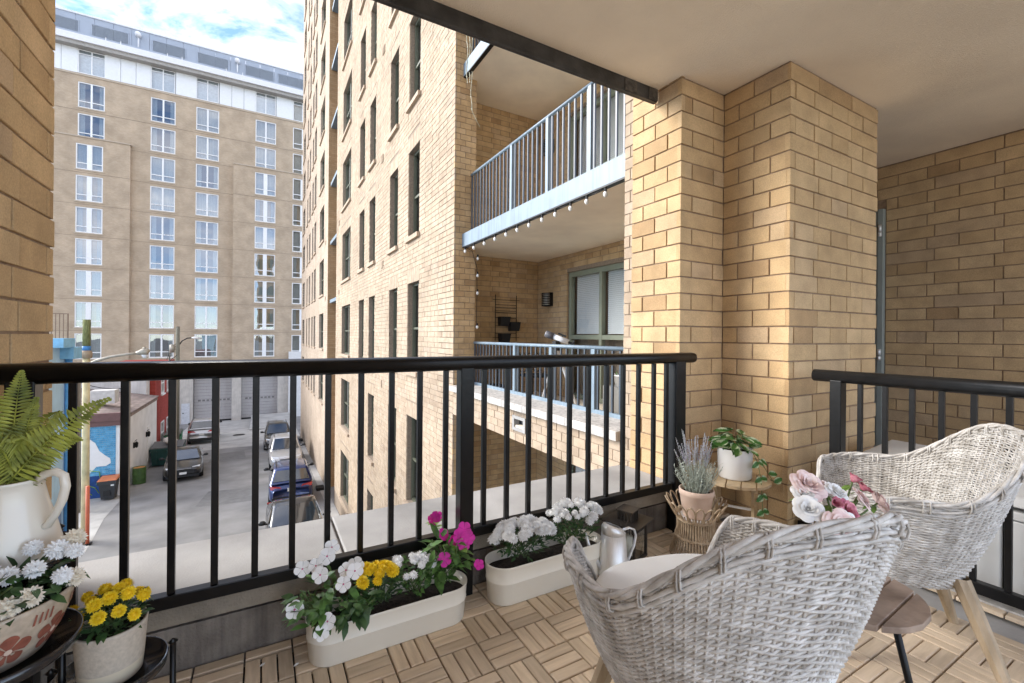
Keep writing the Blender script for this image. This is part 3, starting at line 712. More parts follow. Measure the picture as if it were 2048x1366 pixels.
# white top storey
M_PANEL = mat('white_facade_panel', (0.74, 0.75, 0.75), 0.5, var=0.03)
xs = [hx0]
for a, b in cols5: xs += [a, b]
xs.append(hx1)
for i in range(0, len(xs), 2):
    a, b = xs[i], xs[i + 1]; n = max(1, round((b - a) / 1.35)); st = (b - a) / n
    for j in range(n):
        mb = MB(); mb.box((a + j * st + 0.015, HY - 0.05, 24.70), (a + (j + 1) * st - 0.015, HY + 0.08, 27.0)); mb.build('facade_panel', M_PANEL, ht)
fr = MB(); wd = 1.98; t = 0.07
for (x0, x1, z0, z1) in ((0, t, 0, 2.25), (wd - t, wd, 0, 2.25), (t, wd - t, 0, t), (t, wd - t, 2.18, 2.25), (wd / 2 - 0.045, wd / 2 + 0.045, t, 2.18), (t, wd - t, 1.82, 1.88)):
    fr.box((x0, 0.0, z0), (x1, 0.1, z1))
FRM = fr.mesh('window', M_WFRAME); pn = MB(); pn.quad((0, 0.06, 0), (wd, 0.06, 0), (wd, 0.06, 2.25), (0, 0.06, 2.25)); PNM = pn.mesh('pane', M_GLASSR)
cu = MB(); cu.quad((0, 0.3, 0), (wd, 0.3, 0), (wd, 0.3, 2.25), (0, 0.3, 2.25)); CUM = cu.mesh('curtain', mat('pale_sheer_curtain', (0.62, 0.63, 0.66), 0.9))
for a, b in cols5:
    wo = link('window', FRM, ht, Vector((a - 0.01, HY - 0.02, 24.72)) - Vector(base_of(ht))); link('pane', PNM, wo); link('curtain', CUM, wo)
M_CORN = mat('pale_cornice', (0.70, 0.70, 0.71), 0.6, var=0.04); M_SOFF = mat('grey_soffit', (0.36, 0.34, 0.31), 0.8)
mb = MB(); mb.box((hx0, HY - 0.95, 27.35), (hx1, HY + 0.2, 27.95)); mb.build('cornice', M_CORN, ht)
mb = MB(); mb.box((hx0, HY - 0.75, 27.0), (hx1, HY + 0.2, 27.3495)); mb.build('soffit', M_SOFF, ht)
M_METAL = mat('blue_grey_roof_metal', (0.33, 0.37, 0.43), 0.5, var=0.05, vs=1.5); M_LOUV = mat('grey_louvre_blade', (0.30, 0.335, 0.38), 0.5, var=0.05)
nP = 26; st = (hx1 - hx0) / nP
for i in range(nP):
    mb = MB(); mb.box((hx0 + i * st + 0.012, HY + 0.0, 27.951), (hx0 + (i + 1) * st - 0.012, HY + 0.2, 30.25)); mb.build('roof_panel', M_METAL, ht)
mb = MB(); mb.box((hx0, HY - 0.08, 30.251), (hx1, HY + 0.3, 30.42)); mb.build('roof_edge', M_CORN, ht)
mb = MB(); mb.box((hx0, HY - 0.72, 27.951), (hx1, HY - 0.002, 28.22)); mb.build('roof_gutter', M_METAL, ht)
for a in (-18.2, -14.55, -9.95, -6.2, -1.9, 1.3):
    wd = 2.8; mb = MB(); mb.box((a, HY - 0.05, 29.62), (a + wd, HY - 0.003, 29.7)); mb.box((a, HY - 0.05, 28.23), (a + 0.07, HY - 0.003, 29.619)); mb.box((a + wd - 0.07, HY - 0.05, 28.23), (a + wd, HY - 0.003, 29.619))
    lf = mb.build('louvre', M_METAL, ht)
    z = 28.26
    while z < 29.55:
        mb = MB(); mb.add([(a + 0.075, HY - 0.012, z + 0.085), (a + wd - 0.075, HY - 0.012, z + 0.085), (a + wd - 0.075, HY - 0.06, z), (a + 0.075, HY - 0.06, z), (a + 0.075, HY - 0.06, z + 0.015), (a + wd - 0.075, HY - 0.06, z + 0.015)],
                          [(0, 1, 5, 4), (4, 5, 2, 3), (3, 2, 1, 0)]); mb.build('blade', M_LOUV, lf); z += 0.115
for x in (-11.0, -2.6):
    mb = MB(); mb.tube([(x, HY - 0.12, 28.2), (x, HY - 0.12, 29.55)], 0.07, 8); mb.tube([(x, HY - 0.45, 29.7), (x, HY + 0.05, 29.7)], 0.24, 14); mb.build('vent_pipe', M_CORN, ht, True)
for x in (-13.3, -12.2, -8.6, -7.4, -3.6, -2.1):
    mb = MB(); mb.box((x, HY - 0.93, 27.951), (x + 0.05, HY - 0.88, 28.25)); mb.build('roof_marker', M_WFRAME, ht)
# ground storey: pale piers, two tall roller doors, a service door
M_BASE = mat('pale_base_stone', (0.50, 0.46, 0.41), 0.9, var=0.12, vs=2, streak=0.2)
M_ROLL = mat('grey_roller_door', (0.40, 0.38, 0.37), 0.55, var=0.05, vs=1, streak=0.1)
mb = MB()
for a, b in ((-24, -11.6), (-11.6, -6.3), (-2.86, -1.98), (1.53, 2.6)): mb.box((a, HY - 0.46 if a < -10 and b < -11 else HY - 0.40, -9.7), (b - 0.004, HY + 0.4, -3.905))
mb.box((-24, HY - 0.398, -4.3), (3, HY + 0.39, -3.906)); mb.build('ground_storey', M_BASE, ht)
mb = MB(); mb.box((2.61, HY - 0.9, -9.7), (12, HY + 0.4, -2.0)); mb.build('white_pier', mat('white_painted_block', (0.66, 0.65, 0.63), 0.8, var=0.06), ht)
for a, b in ((-6.25, -2.87), (-1.975, 1.525)):
    d_ = MB(); d_.box((a, HY + 0.26, -9.45), (b, HY + 0.30, -9.3)); dd = d_.build('roller_door', M_CHAR, ht); n = 15
    for i in range(n):
        z = -9.3 + i * 0.33; mb = MB(); mb.box((a, HY + 0.20, z + 0.012), (b, HY + 0.26, z + 0.322)); mb.build('door_panel', M_ROLL, dd)
    for i in range(8):
        x = a + 0.35 + i * 0.37; mb = MB(); mb.box((x, HY + 0.188, -7.24), (x + 0.24, HY + 0.199, -7.06)); mb.build('door_light', mat('dim_door_pane', (0.16, 0.155, 0.15), 0.4), dd)
mb = MB(); mb.box((-7.25, HY - 0.47, -9.45), (-6.55, HY - 0.41, -7.3)); sd = mb.build('service_door', mat('pale_grey_door', (0.52, 0.53, 0.55), 0.5), ht)
mb = MB(); mb.tube([(-7.1, HY - 0.5, -8.3), (-7.1, HY - 0.47, -8.3)], 0.06, 8); mb.build('handle', M_CHAR, sd)
mb = MB(); mb.tube([(-7.75, HY - 0.55, -9.4), (-7.75, HY - 0.55, -4.0)], 0.08, 8); mb.build('drain_pipe', M_CHAR, ht, True)
# raised kerb in front of the right door
mb = MB(); mb.box((-1.0, 47.6, gz(48) - 0.2), (2.84, 56, gz(47.6) + 0.14)); o = struct(mb.build('loading_kerb', M_YARD)); bevel(o, 0.03)

# ================================================================== LOW BUILDINGS ON THE LEFT OF THE ALLEY
# light blue wall with painted lower part
bb = thing('painted_building', 'light blue painted building beside the left wall with downpipe and yellow mural', 'building', (-7, 14, -7.5))
M_LBLUE = mat('light_blue_paint', (0.42, 0.62, 0.78), 0.8, var=0.08, vs=2, streak=0.1)
mb = MB(); mb.box((-9.5, 7.0, -8.0), (-5.2, 18.45, -0.45)); mb.build('wall', M_LBLUE, bb)
mb = MB(); mb.box((-5.1995, 8.0, -7.9), (-5.19, 18.1, -5.2)); mb.build('mural_band', mat('slate_blue_paint', (0.16, 0.24, 0.40), 0.8, var=0.3, vs=5), bb)
mb = MB()
for i in range(5):
    y = 16.9 + i * 0.28; mb.add([(-5.188, y, -7.0), (-5.188, y + 0.3, -7.0), (-5.188, y + 0.22, -6.3 - 0.25 * (i % 2)), (-5.188, y + 0.12, -6.0 - 0.3 * (i % 2))], [(0, 1, 2, 3)])
mb.build('mural_flame', mat('yellow_paint', (0.80, 0.68, 0.10), 0.8), bb)
M_DBLUE = mat('deep_blue_paint', (0.04, 0.16, 0.44), 0.6)
mb = MB(); mb.tube([(-5.12, 18.32, -7.6), (-5.12, 18.32, -6.0)], 0.09, 10); mb.build('downpipe_foot', M_DBLUE, bb, True)
mb = MB(); mb.tube([(-5.12, 18.32, -6.0), (-5.12, 18.32, -0.5)], 0.085, 10); mb.build('downpipe', mat('mid_blue_paint', (0.12, 0.36, 0.66), 0.6), bb, True)
mb = MB(); mb.box((-5.6, 17.3, -0.449), (-4.95, 18.2, -0.18)); mb.box((-5.3, 17.9, -0.8), (-4.9, 18.6, -0.451)); mb.build('meter_box', mat('blue_meter_box', (0.20, 0.45, 0.66), 0.6), bb)
cg = MB(); z0, z1 = -0.25, 0.55
for i in range(9): cg.bar((-5.75 + i * 0.085, 18.0, z0), (-5.75 + i * 0.085, 18.0, z1), 0.015)
cg.bar((-5.77, 18.0, z0), (-5.05, 18.0, z0), 0.025); cg.bar((-5.77, 18.0, z1), (-5.05, 18.0, z1), 0.025); cg.bar((-5.06, 18.0, -0.4), (-5.06, 18.0, z1), 0.03)
cg.build('roof_guard', mat('rusty_steel', (0.22, 0.15, 0.10), 0.8), bb)

# garage with the mural
gr = thing('garage_building', 'low garage with blue mural brick front, white side wall and brown roof', 'building', (-7.5, 33, -8.2))
mb = MB(); mb.box((-10.5, 28.518, -8.6), (-6.108, 37.3, -4.45)); mb.build('side_wall', mat('white_rendered_wall', (0.74, 0.75, 0.76), 0.9, var=0.08, vs=1.5, bump=0.2, bs=30), gr)
bk = Bricks(); bk.face((-10.2, 28.50), (1, 0), (0, -1), 3.95, -8.05, -4.55, 'run', 0.0, zref=-8.05); bk.build(gr, B_BLUE, 0)
M_DBB = mat('dark_blue_paint', (0.015, 0.06, 0.22), 0.8, var=0.2)
mb = MB(); mb.box((-10.2, 28.492, -8.05), (-6.25, 28.499, -6.95)); mb.build('mural_base', M_DBB, gr)
def mural(name, pts, m, dy):
    b = MB(); b.add([(x, 28.49 - dy, z) for x, z in pts], [tuple(range(len(pts)))]); return b.build(name, m, gr)
M_MW = mat('white_mural_paint', (0.80, 0.80, 0.80), 0.8, var=0.03); M_MG = mat('lime_mural_paint', (0.30, 0.52, 0.06), 0.8)
mural('mural_cloud', [(-7.9, -5.15), (-7.3, -5.05), (-7.0, -5.35), (-6.85, -5.75), (-6.62, -6.0), (-6.45, -6.15), (-6.42, -6.38), (-6.6, -6.5), (-6.95, -6.5), (-7.15, -6.75), (-7.35, -6.95), (-7.9, -6.9)], M_MW, 0.004)
mb = MB()
for pts in ([(-7.4, -6.5), (-7.1, -6.7), (-6.85, -6.75), (-6.8, -7.1), (-6.95, -7.35)], [(-7.5, -6.9), (-7.25, -7.1), (-7.2, -7.4), (-7.0, -7.5), (-6.85, -7.8)], [(-7.25, -7.3), (-7.35, -7.6), (-7.1, -7.85)]):
    mb.tube([(x, 28.478, z) for x, z in pts], 0.045, 6, flat=0.2)
mb.build('mural_tentacle', M_MG, gr)
M_FASC = mat('brown_fascia', (0.16, 0.085, 0.08), 0.7, var=0.1)
mb = MB(); mb.box((-10.6, 28.30, -4.30), (-6.02, 28.51, -3.92)); mb.box((-10.6, 28.38, -4.55), (-6.06, 28.511, -4.31)); mb.build('fascia', M_FASC, gr)
M_SHIN = mat('brown_shingle', (0.24, 0.19, 0.17), 0.9, var=0.3, vs=3, bump=0.3, bs=30, obj_rand=0.15)
rf = MB(); rf.box((-10.5, 28.52, -4.449), (-6.06, 37.3, -4.3)); rfo = rf.build('roof', M_SHIN, gr)
for i in range(18):
    x0 = -6.0 - i * 0.25; z = -4.2 + i * 0.045
    mb = MB(); mb.add([(x0, 28.515, z), (x0, 37.4, z), (x0 - 0.30, 37.4, z + 0.054), (x0 - 0.30, 28.515, z + 0.054), (x0, 28.515, z - 0.03), (x0, 37.4, z - 0.03)], [(0, 1, 2, 3), (4, 5, 1, 0), (4, 0, 3)])
    mb.build('shingle_course', M_SHIN, rfo)
mb = MB(); mb.box((-7.9, 31.2, -3.8), (-6.9, 32.0, -3.1)); mb.build('air_unit', mat('pale_grey_unit', (0.55, 0.54, 0.52), 0.6), gr)
mb = MB(); mb.box((-6.1075, 34.5, -7.9), (-6.07, 35.3, -5.75)); mb.build('side_door', M_WFRAME, gr)
for y in (31.2, 34.2):
    mb = MB(); mb.box((-6.107, y - 0.05, -6.3), (-6.03, y + 0.05, -6.0)); mb.lathe([(0.02, -0.2), (0.06, -0.16), (0.085, 0.06), (0.015, 0.15)], (-5.97, y, -6.1), 8); mb.tube([(-6.05, y, -5.95), (-5.95, y, -5.85)], 0.02, 6)
    mb.build('wall_lantern', M_CHAR, gr)
# stucco addition and red row house
o = MB().box((-12.5, 37.5, -8.8), (-6.7, 38.55, -2.35)).build('stucco_building', M_STUC2)
tag(o, 'pale weathered stucco wall rising behind the garage roof', 'building'); rebase(o, (-9.5, 38, -8.6))
rh = thing('row_house', 'red painted brick row house with white window frames behind the dumpsters', 'building', (-7.5, 42, -8.6))
hs = [(2.0, 3.0, -4.45, -2.9), (4.2, 5.2, -4.45, -2.9), (2.0, 3.1, -8.2, -6.5), (4.1, 5.2, -8.2, -6.5), (6.2, 7.2, -8.2, -6.5)]
mb = MB(); holed_wall(mb, (-6.4, 38.6), (0, 1), (1, 0), 7.6, -9.2, -2.2, hs, 0.15, 0.0); mb.quad((-6.4, 38.6, -9.2), (-9.5, 38.6, -9.2), (-9.5, 38.6, -2.2), (-6.4, 38.6, -2.2)); mb.quad((-6.4, 38.6, -2.2), (-6.4, 46.2, -2.2), (-9.5, 46.2, -2.2), (-9.5, 38.6, -2.2)); mb.quad((-6.4, 46.2, -9.2), (-9.5, 46.2, -9.2), (-9.5, 46.2, -2.2), (-6.4, 46.2, -2.2)); mb.build('wall', T_RED, rh)
mb = MB(); mb.box((-9.5, 38.7, -9.2), (-6.62, 46.1, -2.3)); mb.build('interior', M_DARKIN, rh)
for a, b, c, e in hs:
    f_ = MB(); y0, y1 = 38.6 + a, 38.6 + b; X = -6.44
    for q in ((y0 - 0.08, y0 + 0.08, c, e), (y1 - 0.08, y1 + 0.08, c, e), (y0 + 0.08, y1 - 0.08, c, c + 0.08), (y0 + 0.08, y1 - 0.08, e - 0.08, e), (y0 + 0.08, y1 - 0.08, (c + e) / 2 - 0.03, (c + e) / 2 + 0.03)): f_.box((X - 0.05, q[0], q[2]), (X + 0.06, q[1], q[3]))
    wo = f_.build('window', M_WFRAME, rh); MB().quad((X - 0.02, y0, c), (X - 0.02, y1, c), (X - 0.02, y1, e), (X - 0.02, y0, e)).build('pane', M_GLASS, wo)
    MB().box((X - 0.05, y0 - 0.12, c - 0.12), (X + 0.14, y1 + 0.12, c - 0.005)).build('sill', M_WFRAME, wo)
mb = MB()
for i in range(11): mb.bar((-6.0, 41.3 + i * 0.16, -8.7), (-6.0, 41.3 + i * 0.16, -7.3), 0.03)
mb.bar((-6.0, 41.2, -7.3), (-6.0, 43.0, -7.3), 0.05); mb.bar((-6.0, 41.2, -8.5), (-6.0, 43.0, -8.5), 0.05); mb.build('step_railing', M_CHAR, rh)

# ================================================================== RAILINGS
mr = thing('railing', 'long black metal balcony railing with square balusters in front of the alley', 'railing', (0.8, 1.79, FL))
RT = -0.09; RYC = 1.795
h = MB(); prof = []
n = 24
for k in range(n):
    a = 2 * math.pi * k / n; ca, sa = math.cos(a), math.sin(a)
    prof.append((0.038 * math.copysign(abs(ca) ** 0.75, ca), 0.031 * math.copysign(abs(sa) ** 0.75, sa)))
vs_ = []
for x, s_ in ((-0.655, 0.0), (-0.655, 1.0), (2.255, 1.0), (2.268, 0.92), (2.275, 0.75), (2.276, 0.0)):
    for p in prof: vs_.append((x, RYC + p[0] * s_, RT - 0.031 + p[1] * s_))
h.add(vs_, [(i * n + k, i * n + (k + 1) % n, (i + 1) * n + (k + 1) % n, (i + 1) * n + k) for i in range(5) for k in range(n)])
h.build('handrail', M_BLACK, mr, True)
b = MB(); b.box((-0.655, RYC - 0.02, -0.888), (2.08, RYC + 0.02, -0.846)); bevel(b.build('bottom_rail', M_BLACK, mr), 0.003)
for x, w_ in ((-0.595, 0.062), (0.779, 0.062), (2.135, 0.085)):
    p = MB(); p.box((x - w_ / 2, RYC - 0.032, -1.145), (x + w_ / 2, RYC + 0.028, RT - 0.045)); bevel(p.build('post', M_CHAR if x > 2 else M_BLACK, mr), 0.004)
bxs = [-0.49, -0.371, -0.253, -0.136, -0.018, 0.099, 0.218, 0.338, 0.457, 0.574, 0.689, 0.872, 0.99, 1.108, 1.23, 1.35, 1.471, 1.593, 1.71, 1.824, 1.943, 2.045]
q = MB(); q.box((-0.0105, -0.0105, 0), (0.0105, 0.0105, RT - 0.05 + 0.846)); BAL = q.mesh('baluster', M_BLACK)
for x in bxs: bevel(link('baluster', BAL, mr, Vector((x, RYC, -0.846)) - Vector(base_of(mr))), 0.002)
# short railing on the right
sr = thing('railing', 'short black metal railing with round handrail behind the far wicker chair', 'railing', (2.72, 0.3, FL))
SX = 2.72
h = MB(); h.tube([(SX, 1.325, -0.205), (SX, 1.335, -0.205), (SX, -1.1, -0.205)], [0.03, 0.033, 0.033], 18); h.build('handrail', M_CHAR, sr, True)
b = MB(); b.box((SX - 0.02, -1.1, -1.10), (SX + 0.02, 1.41, -1.05)); bevel(b.build('bottom_rail', M_CHAR, sr), 0.003)
p = MB(); p.box((SX - 0.03, 1.19, -1.16), (SX + 0.03, 1.245, -0.225)); bevel(p.build('post', M_CHAR, sr), 0.003)
q = MB(); q.box((-0.0105, -0.0105, 0), (0.0105, 0.0105, 0.82)); BAL2 = q.mesh('baluster', M_CHAR)
for i in range(20):
    y = 1.114 - i * 0.106
    if y > -1.05: bevel(link('baluster', BAL2, sr, Vector((SX, y, -1.05)) - Vector(base_of(sr))), 0.002)
mb = MB(); mb.box((2.7155, -1.19, -1.166), (2.78, 1.425, -1.125)); struct(mb.build('floor_kerb', M_COPING))
# pale railings of the neighbour balconies
M_BARS = mat('slate_blue_bar_metal', (0.045, 0.06, 0.08), 0.35, var=0.1, spec=0.6)
def nrail(label, z0, ztop, xr, ya, yb, posts):
    t = thing('railing', label, 'railing', (xr, (ya + yb) / 2, z0), group='pale railings of the opposite balconies')
    MB().tube([(xr, ya, ztop - 0.025), (xr, yb, ztop - 0.025)], 0.03, 12, flat=0.8).build('handrail', M_PALEBLUE, t, True)
    MB().box((xr - 0.02, ya, z0 + 0.0), (xr + 0.02, yb, z0 + 0.045)).build('bottom_rail', M_PALEBLUE, t)
    for y in posts: bevel(MB().box((xr - 0.03, y - 0.03, z0 + 0.0455), (xr + 0.03, y + 0.03, ztop - 0.04)).build('post', M_PALEBLUE, t), 0.003)
    y = ya + 0.09; q = MB(); q.box((-0.011, -0.011, 0), (0.011, 0.011, ztop - z0 - 0.09)); me = q.mesh('baluster', M_BARS)
    while y < yb:
        if all(abs(y - p) > 0.05 for p in posts): link('baluster', me, t, Vector((xr, y, z0 + 0.046)) - Vector(base_of(t)))
        y += 0.118
nrail('pale blue-grey balcony railing one floor above, over the string lights', 1.776, 2.86, 3.2, 3.04, 7.15, (3.9, 4.75, 5.7))
nrail('pale blue-grey railing at the very top, mostly hidden by the dark beam', 4.756, 5.84, 3.2, 3.04, 7.15, (3.9, 4.75, 5.7))
nrail('pale grey railing at eye level in front of the telescope', -0.862, -0.10, 3.28, 3.04, 7.15, (3.9, 4.75, 5.7))

# ================================================================== THINGS ON THE OPPOSITE BALCONIES
M_BULB = mat('frosted_bulb_glass', (0.82, 0.82, 0.80), 0.15, var=0.02, coat=0.5)
M_CORD = mat('dark_cord', (0.02, 0.02, 0.02), 0.7)
sl = thing('string_lights', 'string of small round white bulbs hung under the pale balcony edge', 'string lights', (3.05, 5.2, 1.45))
ys = [3.48, 3.78, 4.07, 4.37, 4.66, 4.97, 5.28, 5.6, 5.95, 6.32, 6.72, 7.08]
pts = []
for i, y in enumerate(ys):
    pts.append((3.05, y, 1.535))
    if i < len(ys) - 1: pts.append((3.05, (y + ys[i + 1]) / 2, 1.512))
pts += [(3.2, 7.12, 1.49), (3.30, 7.13, 1.2), (3.305, 7.13, 0.8), (3.30, 7.13, 0.17)]
MB().tube(pts, 0.005, 5).build('cord', M_CORD, sl)
bm2 = MB(); bm2.lathe([(0.0, -0.07), (0.017, -0.063), (0.025, -0.043), (0.023, -0.025), (0.011, -0.008)], n=12); BULB = bm2.mesh('bulb', M_BULB, True)
sk = MB(); sk.lathe([(0.015, -0.012), (0.015, 0.03), (0.0, 0.03)], n=8); SOCK = sk.mesh('socket', M_CORD)
for p in [(3.05, y, 1.50) for y in ys] + [(3.30, 7.10, z) for z in (1.40, 1.10, 0.79, 0.19)]:
    o = link('bulb', BULB, sl, Vector(p) - Vector(base_of(sl))); link('socket', SOCK, o)
ic = thing('icicle_lights', 'thin pale light strand dangling from the topmost balcony corner', 'string lights', (3.05, 7.0, 3.8))
for j in range(3):
    pts = [(3.02 + 0.03 * j, 7.0 - 0.03 * j + 0.03 * math.sin(i * 1.3 + j), 5.3 - i * 0.12) for i in range(9 if j < 2 else 13)]
    mb = MB(); mb.tube(pts, 0.006, 5)
    for p in pts: mb.lathe([(0, -0.03), (0.012, -0.01), (0, 0.01)], p, 6)
    mb.build('strand', mat('pale_wire', (0.62, 0.60, 0.45), 0.6), ic)
MB().tube([(3.08, 6.95, 3.9), (3.16, 6.98, 3.78), (3.3, 7.05, 3.66)], 0.005, 5).build('strand', MATS['pale_wire'], ic)

def sconce(z, label):
    t = thing('wall_sconce', label, 'wall lamp', (5.0, 7.41, z), group='ribbed wall lamps of the opposite balconies')
    MB().box((4.985, 7.29, z - 0.13), (5.049, 7.53, z + 0.14)).build('back_plate', M_CHAR, t)
    n = 8
    for i in range(n):
        zz = z - 0.125 + i * 0.034; b = MB()
        for r0, r1 in ((0.125, 0.10),):
            vs = []; 
            for k in range(9):
                a = R(90 + 180 * k / 8); vs += [(4.985 + 0.11 * math.cos(a), 7.41 + 0.12 * math.sin(a), zz), (4.985 + 0.11 * math.cos(a), 7.41 + 0.12 * math.sin(a), zz + 0.02)]
            b.add(vs, [(2 * k, 2 * k + 2, 2 * k + 3, 2 * k + 1) for k in range(8)])
        b.build('rib', M_CHAR, t)
    b = MB(); vs = []
    for k in range(9):
        a = R(90 + 180 * k / 8); vs += [(4.985 + 0.085 * math.cos(a), 7.41 + 0.095 * math.sin(a), z - 0.12), (4.985 + 0.085 * math.cos(a), 7.41 + 0.095 * math.sin(a), z + 0.13)]
    b.add(vs, [(2 * k, 2 * k + 2, 2 * k + 3, 2 * k + 1) for k in range(8)]); b.build('diffuser', mat('amber_diffuser', (0.45, 0.40, 0.32), 0.4), t, True)
sconce(0.735, 'dark ribbed wall sconce beside the blinds on the eye-level balcony')
sconce(3.80, 'dark ribbed wall sconce behind the bars of the balcony above')

rk = thing('wall_rack', 'black wire grid rack with three small black pots on the brick wall', 'wall rack', (4.27, 7.80, 0.3))
M_BK = mat('matte_black', (0.008, 0.008, 0.009), 0.7)
mb = MB(); Y = 7.80
for x in (4.02, 4.50): mb.tube([(x, Y, -0.1), (x, Y, 0.82)], 0.008, 6)
for z in (0.72, 0.62, 0.56, 0.5, 0.46, 0.36, 0.2, 0.05, -0.03): mb.tube([(3.96 if z in (0.72, -0.03) else 4.02, Y - 0.01, z), (4.57 if z in (0.72, -0.03) else 4.50, Y - 0.01, z)], 0.006, 6)
mb.build('grid', M_BK, rk)
for x, z, w_ in ((4.17, 0.29, 0.22), (4.40, 0.19, 0.22), (4.18, -0.04, 0.22)):
    mb = MB(); mb.add([(x - w_ / 2, Y - 0.02, z + 0.09), (x + w_ / 2, Y - 0.02, z + 0.09), (x + w_ / 2, Y - 0.17, z + 0.09), (x - w_ / 2, Y - 0.17, z + 0.09),
                       (x - w_ * 0.44, Y - 0.02, z - 0.09), (x + w_ * 0.44, Y - 0.02, z - 0.09), (x + w_ * 0.44, Y - 0.13, z - 0.09), (x - w_ * 0.44, Y - 0.13, z - 0.09)],
                      [(0, 4, 5, 1), (1, 5, 6, 2), (2, 6, 7, 3), (3, 7, 4, 0), (4, 7, 6, 5)]); mb.build('pot', M_BK, rk)

te = thing('telescope', 'white telescope on a tripod behind the eye-level railing', 'telescope', (3.95, 5.6, -1.15))
M_TW = mat('white_telescope_paint', (0.75, 0.76, 0.77), 0.3, coat=0.4)
a0 = Vector((3.95, 5.60, -0.02)); dv = Vector((-0.25, 0.30, 0.14)).normalized()
MB().tube([a0 - dv * 0.20, a0 + dv * 0.05], 0.042, 16).build('tube', M_TW, te, True)
MB().tube([a0 + dv * 0.045, a0 + dv * 0.05, a0 + dv * 0.17, a0 + dv * 0.175], [0.042, 0.055, 0.055, 0.05], 16).build('dew_shield', mat('grey_telescope_cap', (0.10, 0.10, 0.11), 0.4), te, True)
MB().tube([a0 + dv * 0.176, a0 + dv * 0.182], 0.047, 16).build('lens', M_STEEL, te)
MB().tube([a0 - dv * 0.16 + Vector((0, 0, 0.075)), a0 - dv * 0.03 + Vector((0, 0, 0.075))], 0.014, 8).bar(a0 - dv * 0.1 + Vector((0, 0, 0.04)), a0 - dv * 0.1 + Vector((0, 0, 0.075)), 0.015).build('finder', M_BK, te)
MB().tube([a0 - dv * 0.20, a0 - dv * 0.27, a0 - dv * 0.30 + Vector((0, 0, 0.05))], 0.02, 8).build('eyepiece', M_BK, te)
MB().box((3.90, 5.55, -0.22), (3.99, 5.64, -0.07)).build('mount', M_BK, te)
for k in range(3):
    an = R(100 + 120 * k); MB().tube([(3.945, 5.595, -0.2), (3.945 + 0.36 * math.cos(an), 5.595 + 0.36 * math.sin(an), -1.15)], [0.024, 0.018], 8).build('tripod_leg', M_TW, te)

pl = thing('window_planter', 'small white planter with a tiny plant on the opposite windowsill', 'planter', (4.75, 4.95, -0.75))
MB().lathe([(0.0, 0), (0.11, 0), (0.14, 0.16), (0.15, 0.16), (0.15, 0.18), (0.13, 0.18), (0.12, 0.12), (0, 0.12)], (4.75, 4.95, -0.75), 20, 1, 1.5).build('pot', M_WHITEC, pl, True)
mb = MB()
for i in range(26):
    a = rnd.uniform(0, 6.28); mb.leaf((4.75 + rnd.uniform(-.06, .06), 4.95 + rnd.uniform(-.1, .1), -0.63), (math.cos(a), math.sin(a), 1.4), (math.cos(a), math.sin(a), -.5), 0.12, 0.03)
mb.build('foliage', M_LEAF, pl)
o = MB().box((4.62, 4.6, -1.15), (4.88, 5.3, -0.752)).build('planter_bench', mat('grey_bench', (0.25, 0.24, 0.22), 0.8)); tag(o, 'low grey bench carrying the white planter on the opposite balcony', 'bench'); rebase(o, (4.75, 4.95, -1.15)); bevel(o, 0.01)
oc = thing('patio_chair', 'dark metal patio chair with ring pattern behind the opposite railing', 'chair', (4.3, 6.7, -1.15))
mb = MB(); 
for x in (4.05, 4.5):
    for y in (6.45, 6.9): mb.bar((x, y, -1.15), (x, y, -0.72 if y < 6.6 else -0.3), 0.03)
mb.build('frame', M_BK, oc); MB().box((4.03, 6.43, -0.72), (4.52, 6.92, -0.68)).build('seat', M_BK, oc)
mb = MB()
for i in range(3):
    for j in range(2):
        cx, cz = 4.13 + i * 0.145, -0.57 + j * 0.17
        mb.tube([(cx + 0.075 * math.cos(a * math.pi / 8), 6.9, cz + 0.085 * math.sin(a * math.pi / 8)) for a in range(17)], 0.009, 5)
mb.build('back_rings', M_BK, oc)
cs = thing('storage_shelf', 'dark shelf with white cups in the corner of the opposite balcony', 'shelf', (3.75, 7.4, -1.15))
MB().box((3.45, 7.2, -0.62), (4.0, 7.6, -0.59)).box((3.45, 7.2, -0.95), (4.0, 7.6, -0.92)).build('board', M_BK, cs)
for x in (3.47, 3.98):
    for y in (7.22, 7.58): MB().bar((x, y, -1.15), (x, y, -0.5), 0.025).build('leg', M_BK, cs)
for x in (3.58, 3.72, 3.86):
    MB().lathe([(0, 0), (0.04, 0), (0.05, 0.12), (0.045, 0.12), (0.035, 0.01)], (x, 7.35, -0.588), 12).build('cup', M_WHITEC, cs, True)

# ================================================================== THE ALLEY: VEHICLES
def paint(name, c, metal=0.3): return mat(name, c, 0.28, metal=metal, var=0.05, vs=3, coat=1.0)
M_CGLASS = mat('dark_car_glass', (0.015, 0.02, 0.025), 0.03, var=0.1, spec=1.0, coat=1.0)
M_TYRE = mat('tyre_rubber', (0.012, 0.012, 0.013), 0.85); M_ALLOY = mat('alloy_wheel', (0.45, 0.46, 0.47), 0.3, metal=0.9)
M_LAMP = mat('headlamp_glass', (0.70, 0.72, 0.74), 0.08, coat=1.0); M_TAIL = mat('red_tail_lamp', (0.45, 0.01, 0.012), 0.15, coat=1.0)
M_TRIM = mat('black_car_trim', (0.012, 0.012, 0.013), 0.5); M_PLATE = mat('number_plate', (0.72, 0.72, 0.70), 0.5, var=0.05, vs=30)
M_CHROME = mat('chrome', (0.7, 0.7, 0.7), 0.1, metal=1.0)
wl = MB(); wl.lathe([(0.20, -0.10), (0.31, -0.11), (0.335, -0.08), (0.335, 0.08), (0.31, 0.11), (0.20, 0.10)], n=20); 
wl.v = [(z, x, y) for x, y, z in wl.v]; TYRE = wl.mesh('tyre', M_TYRE, True)
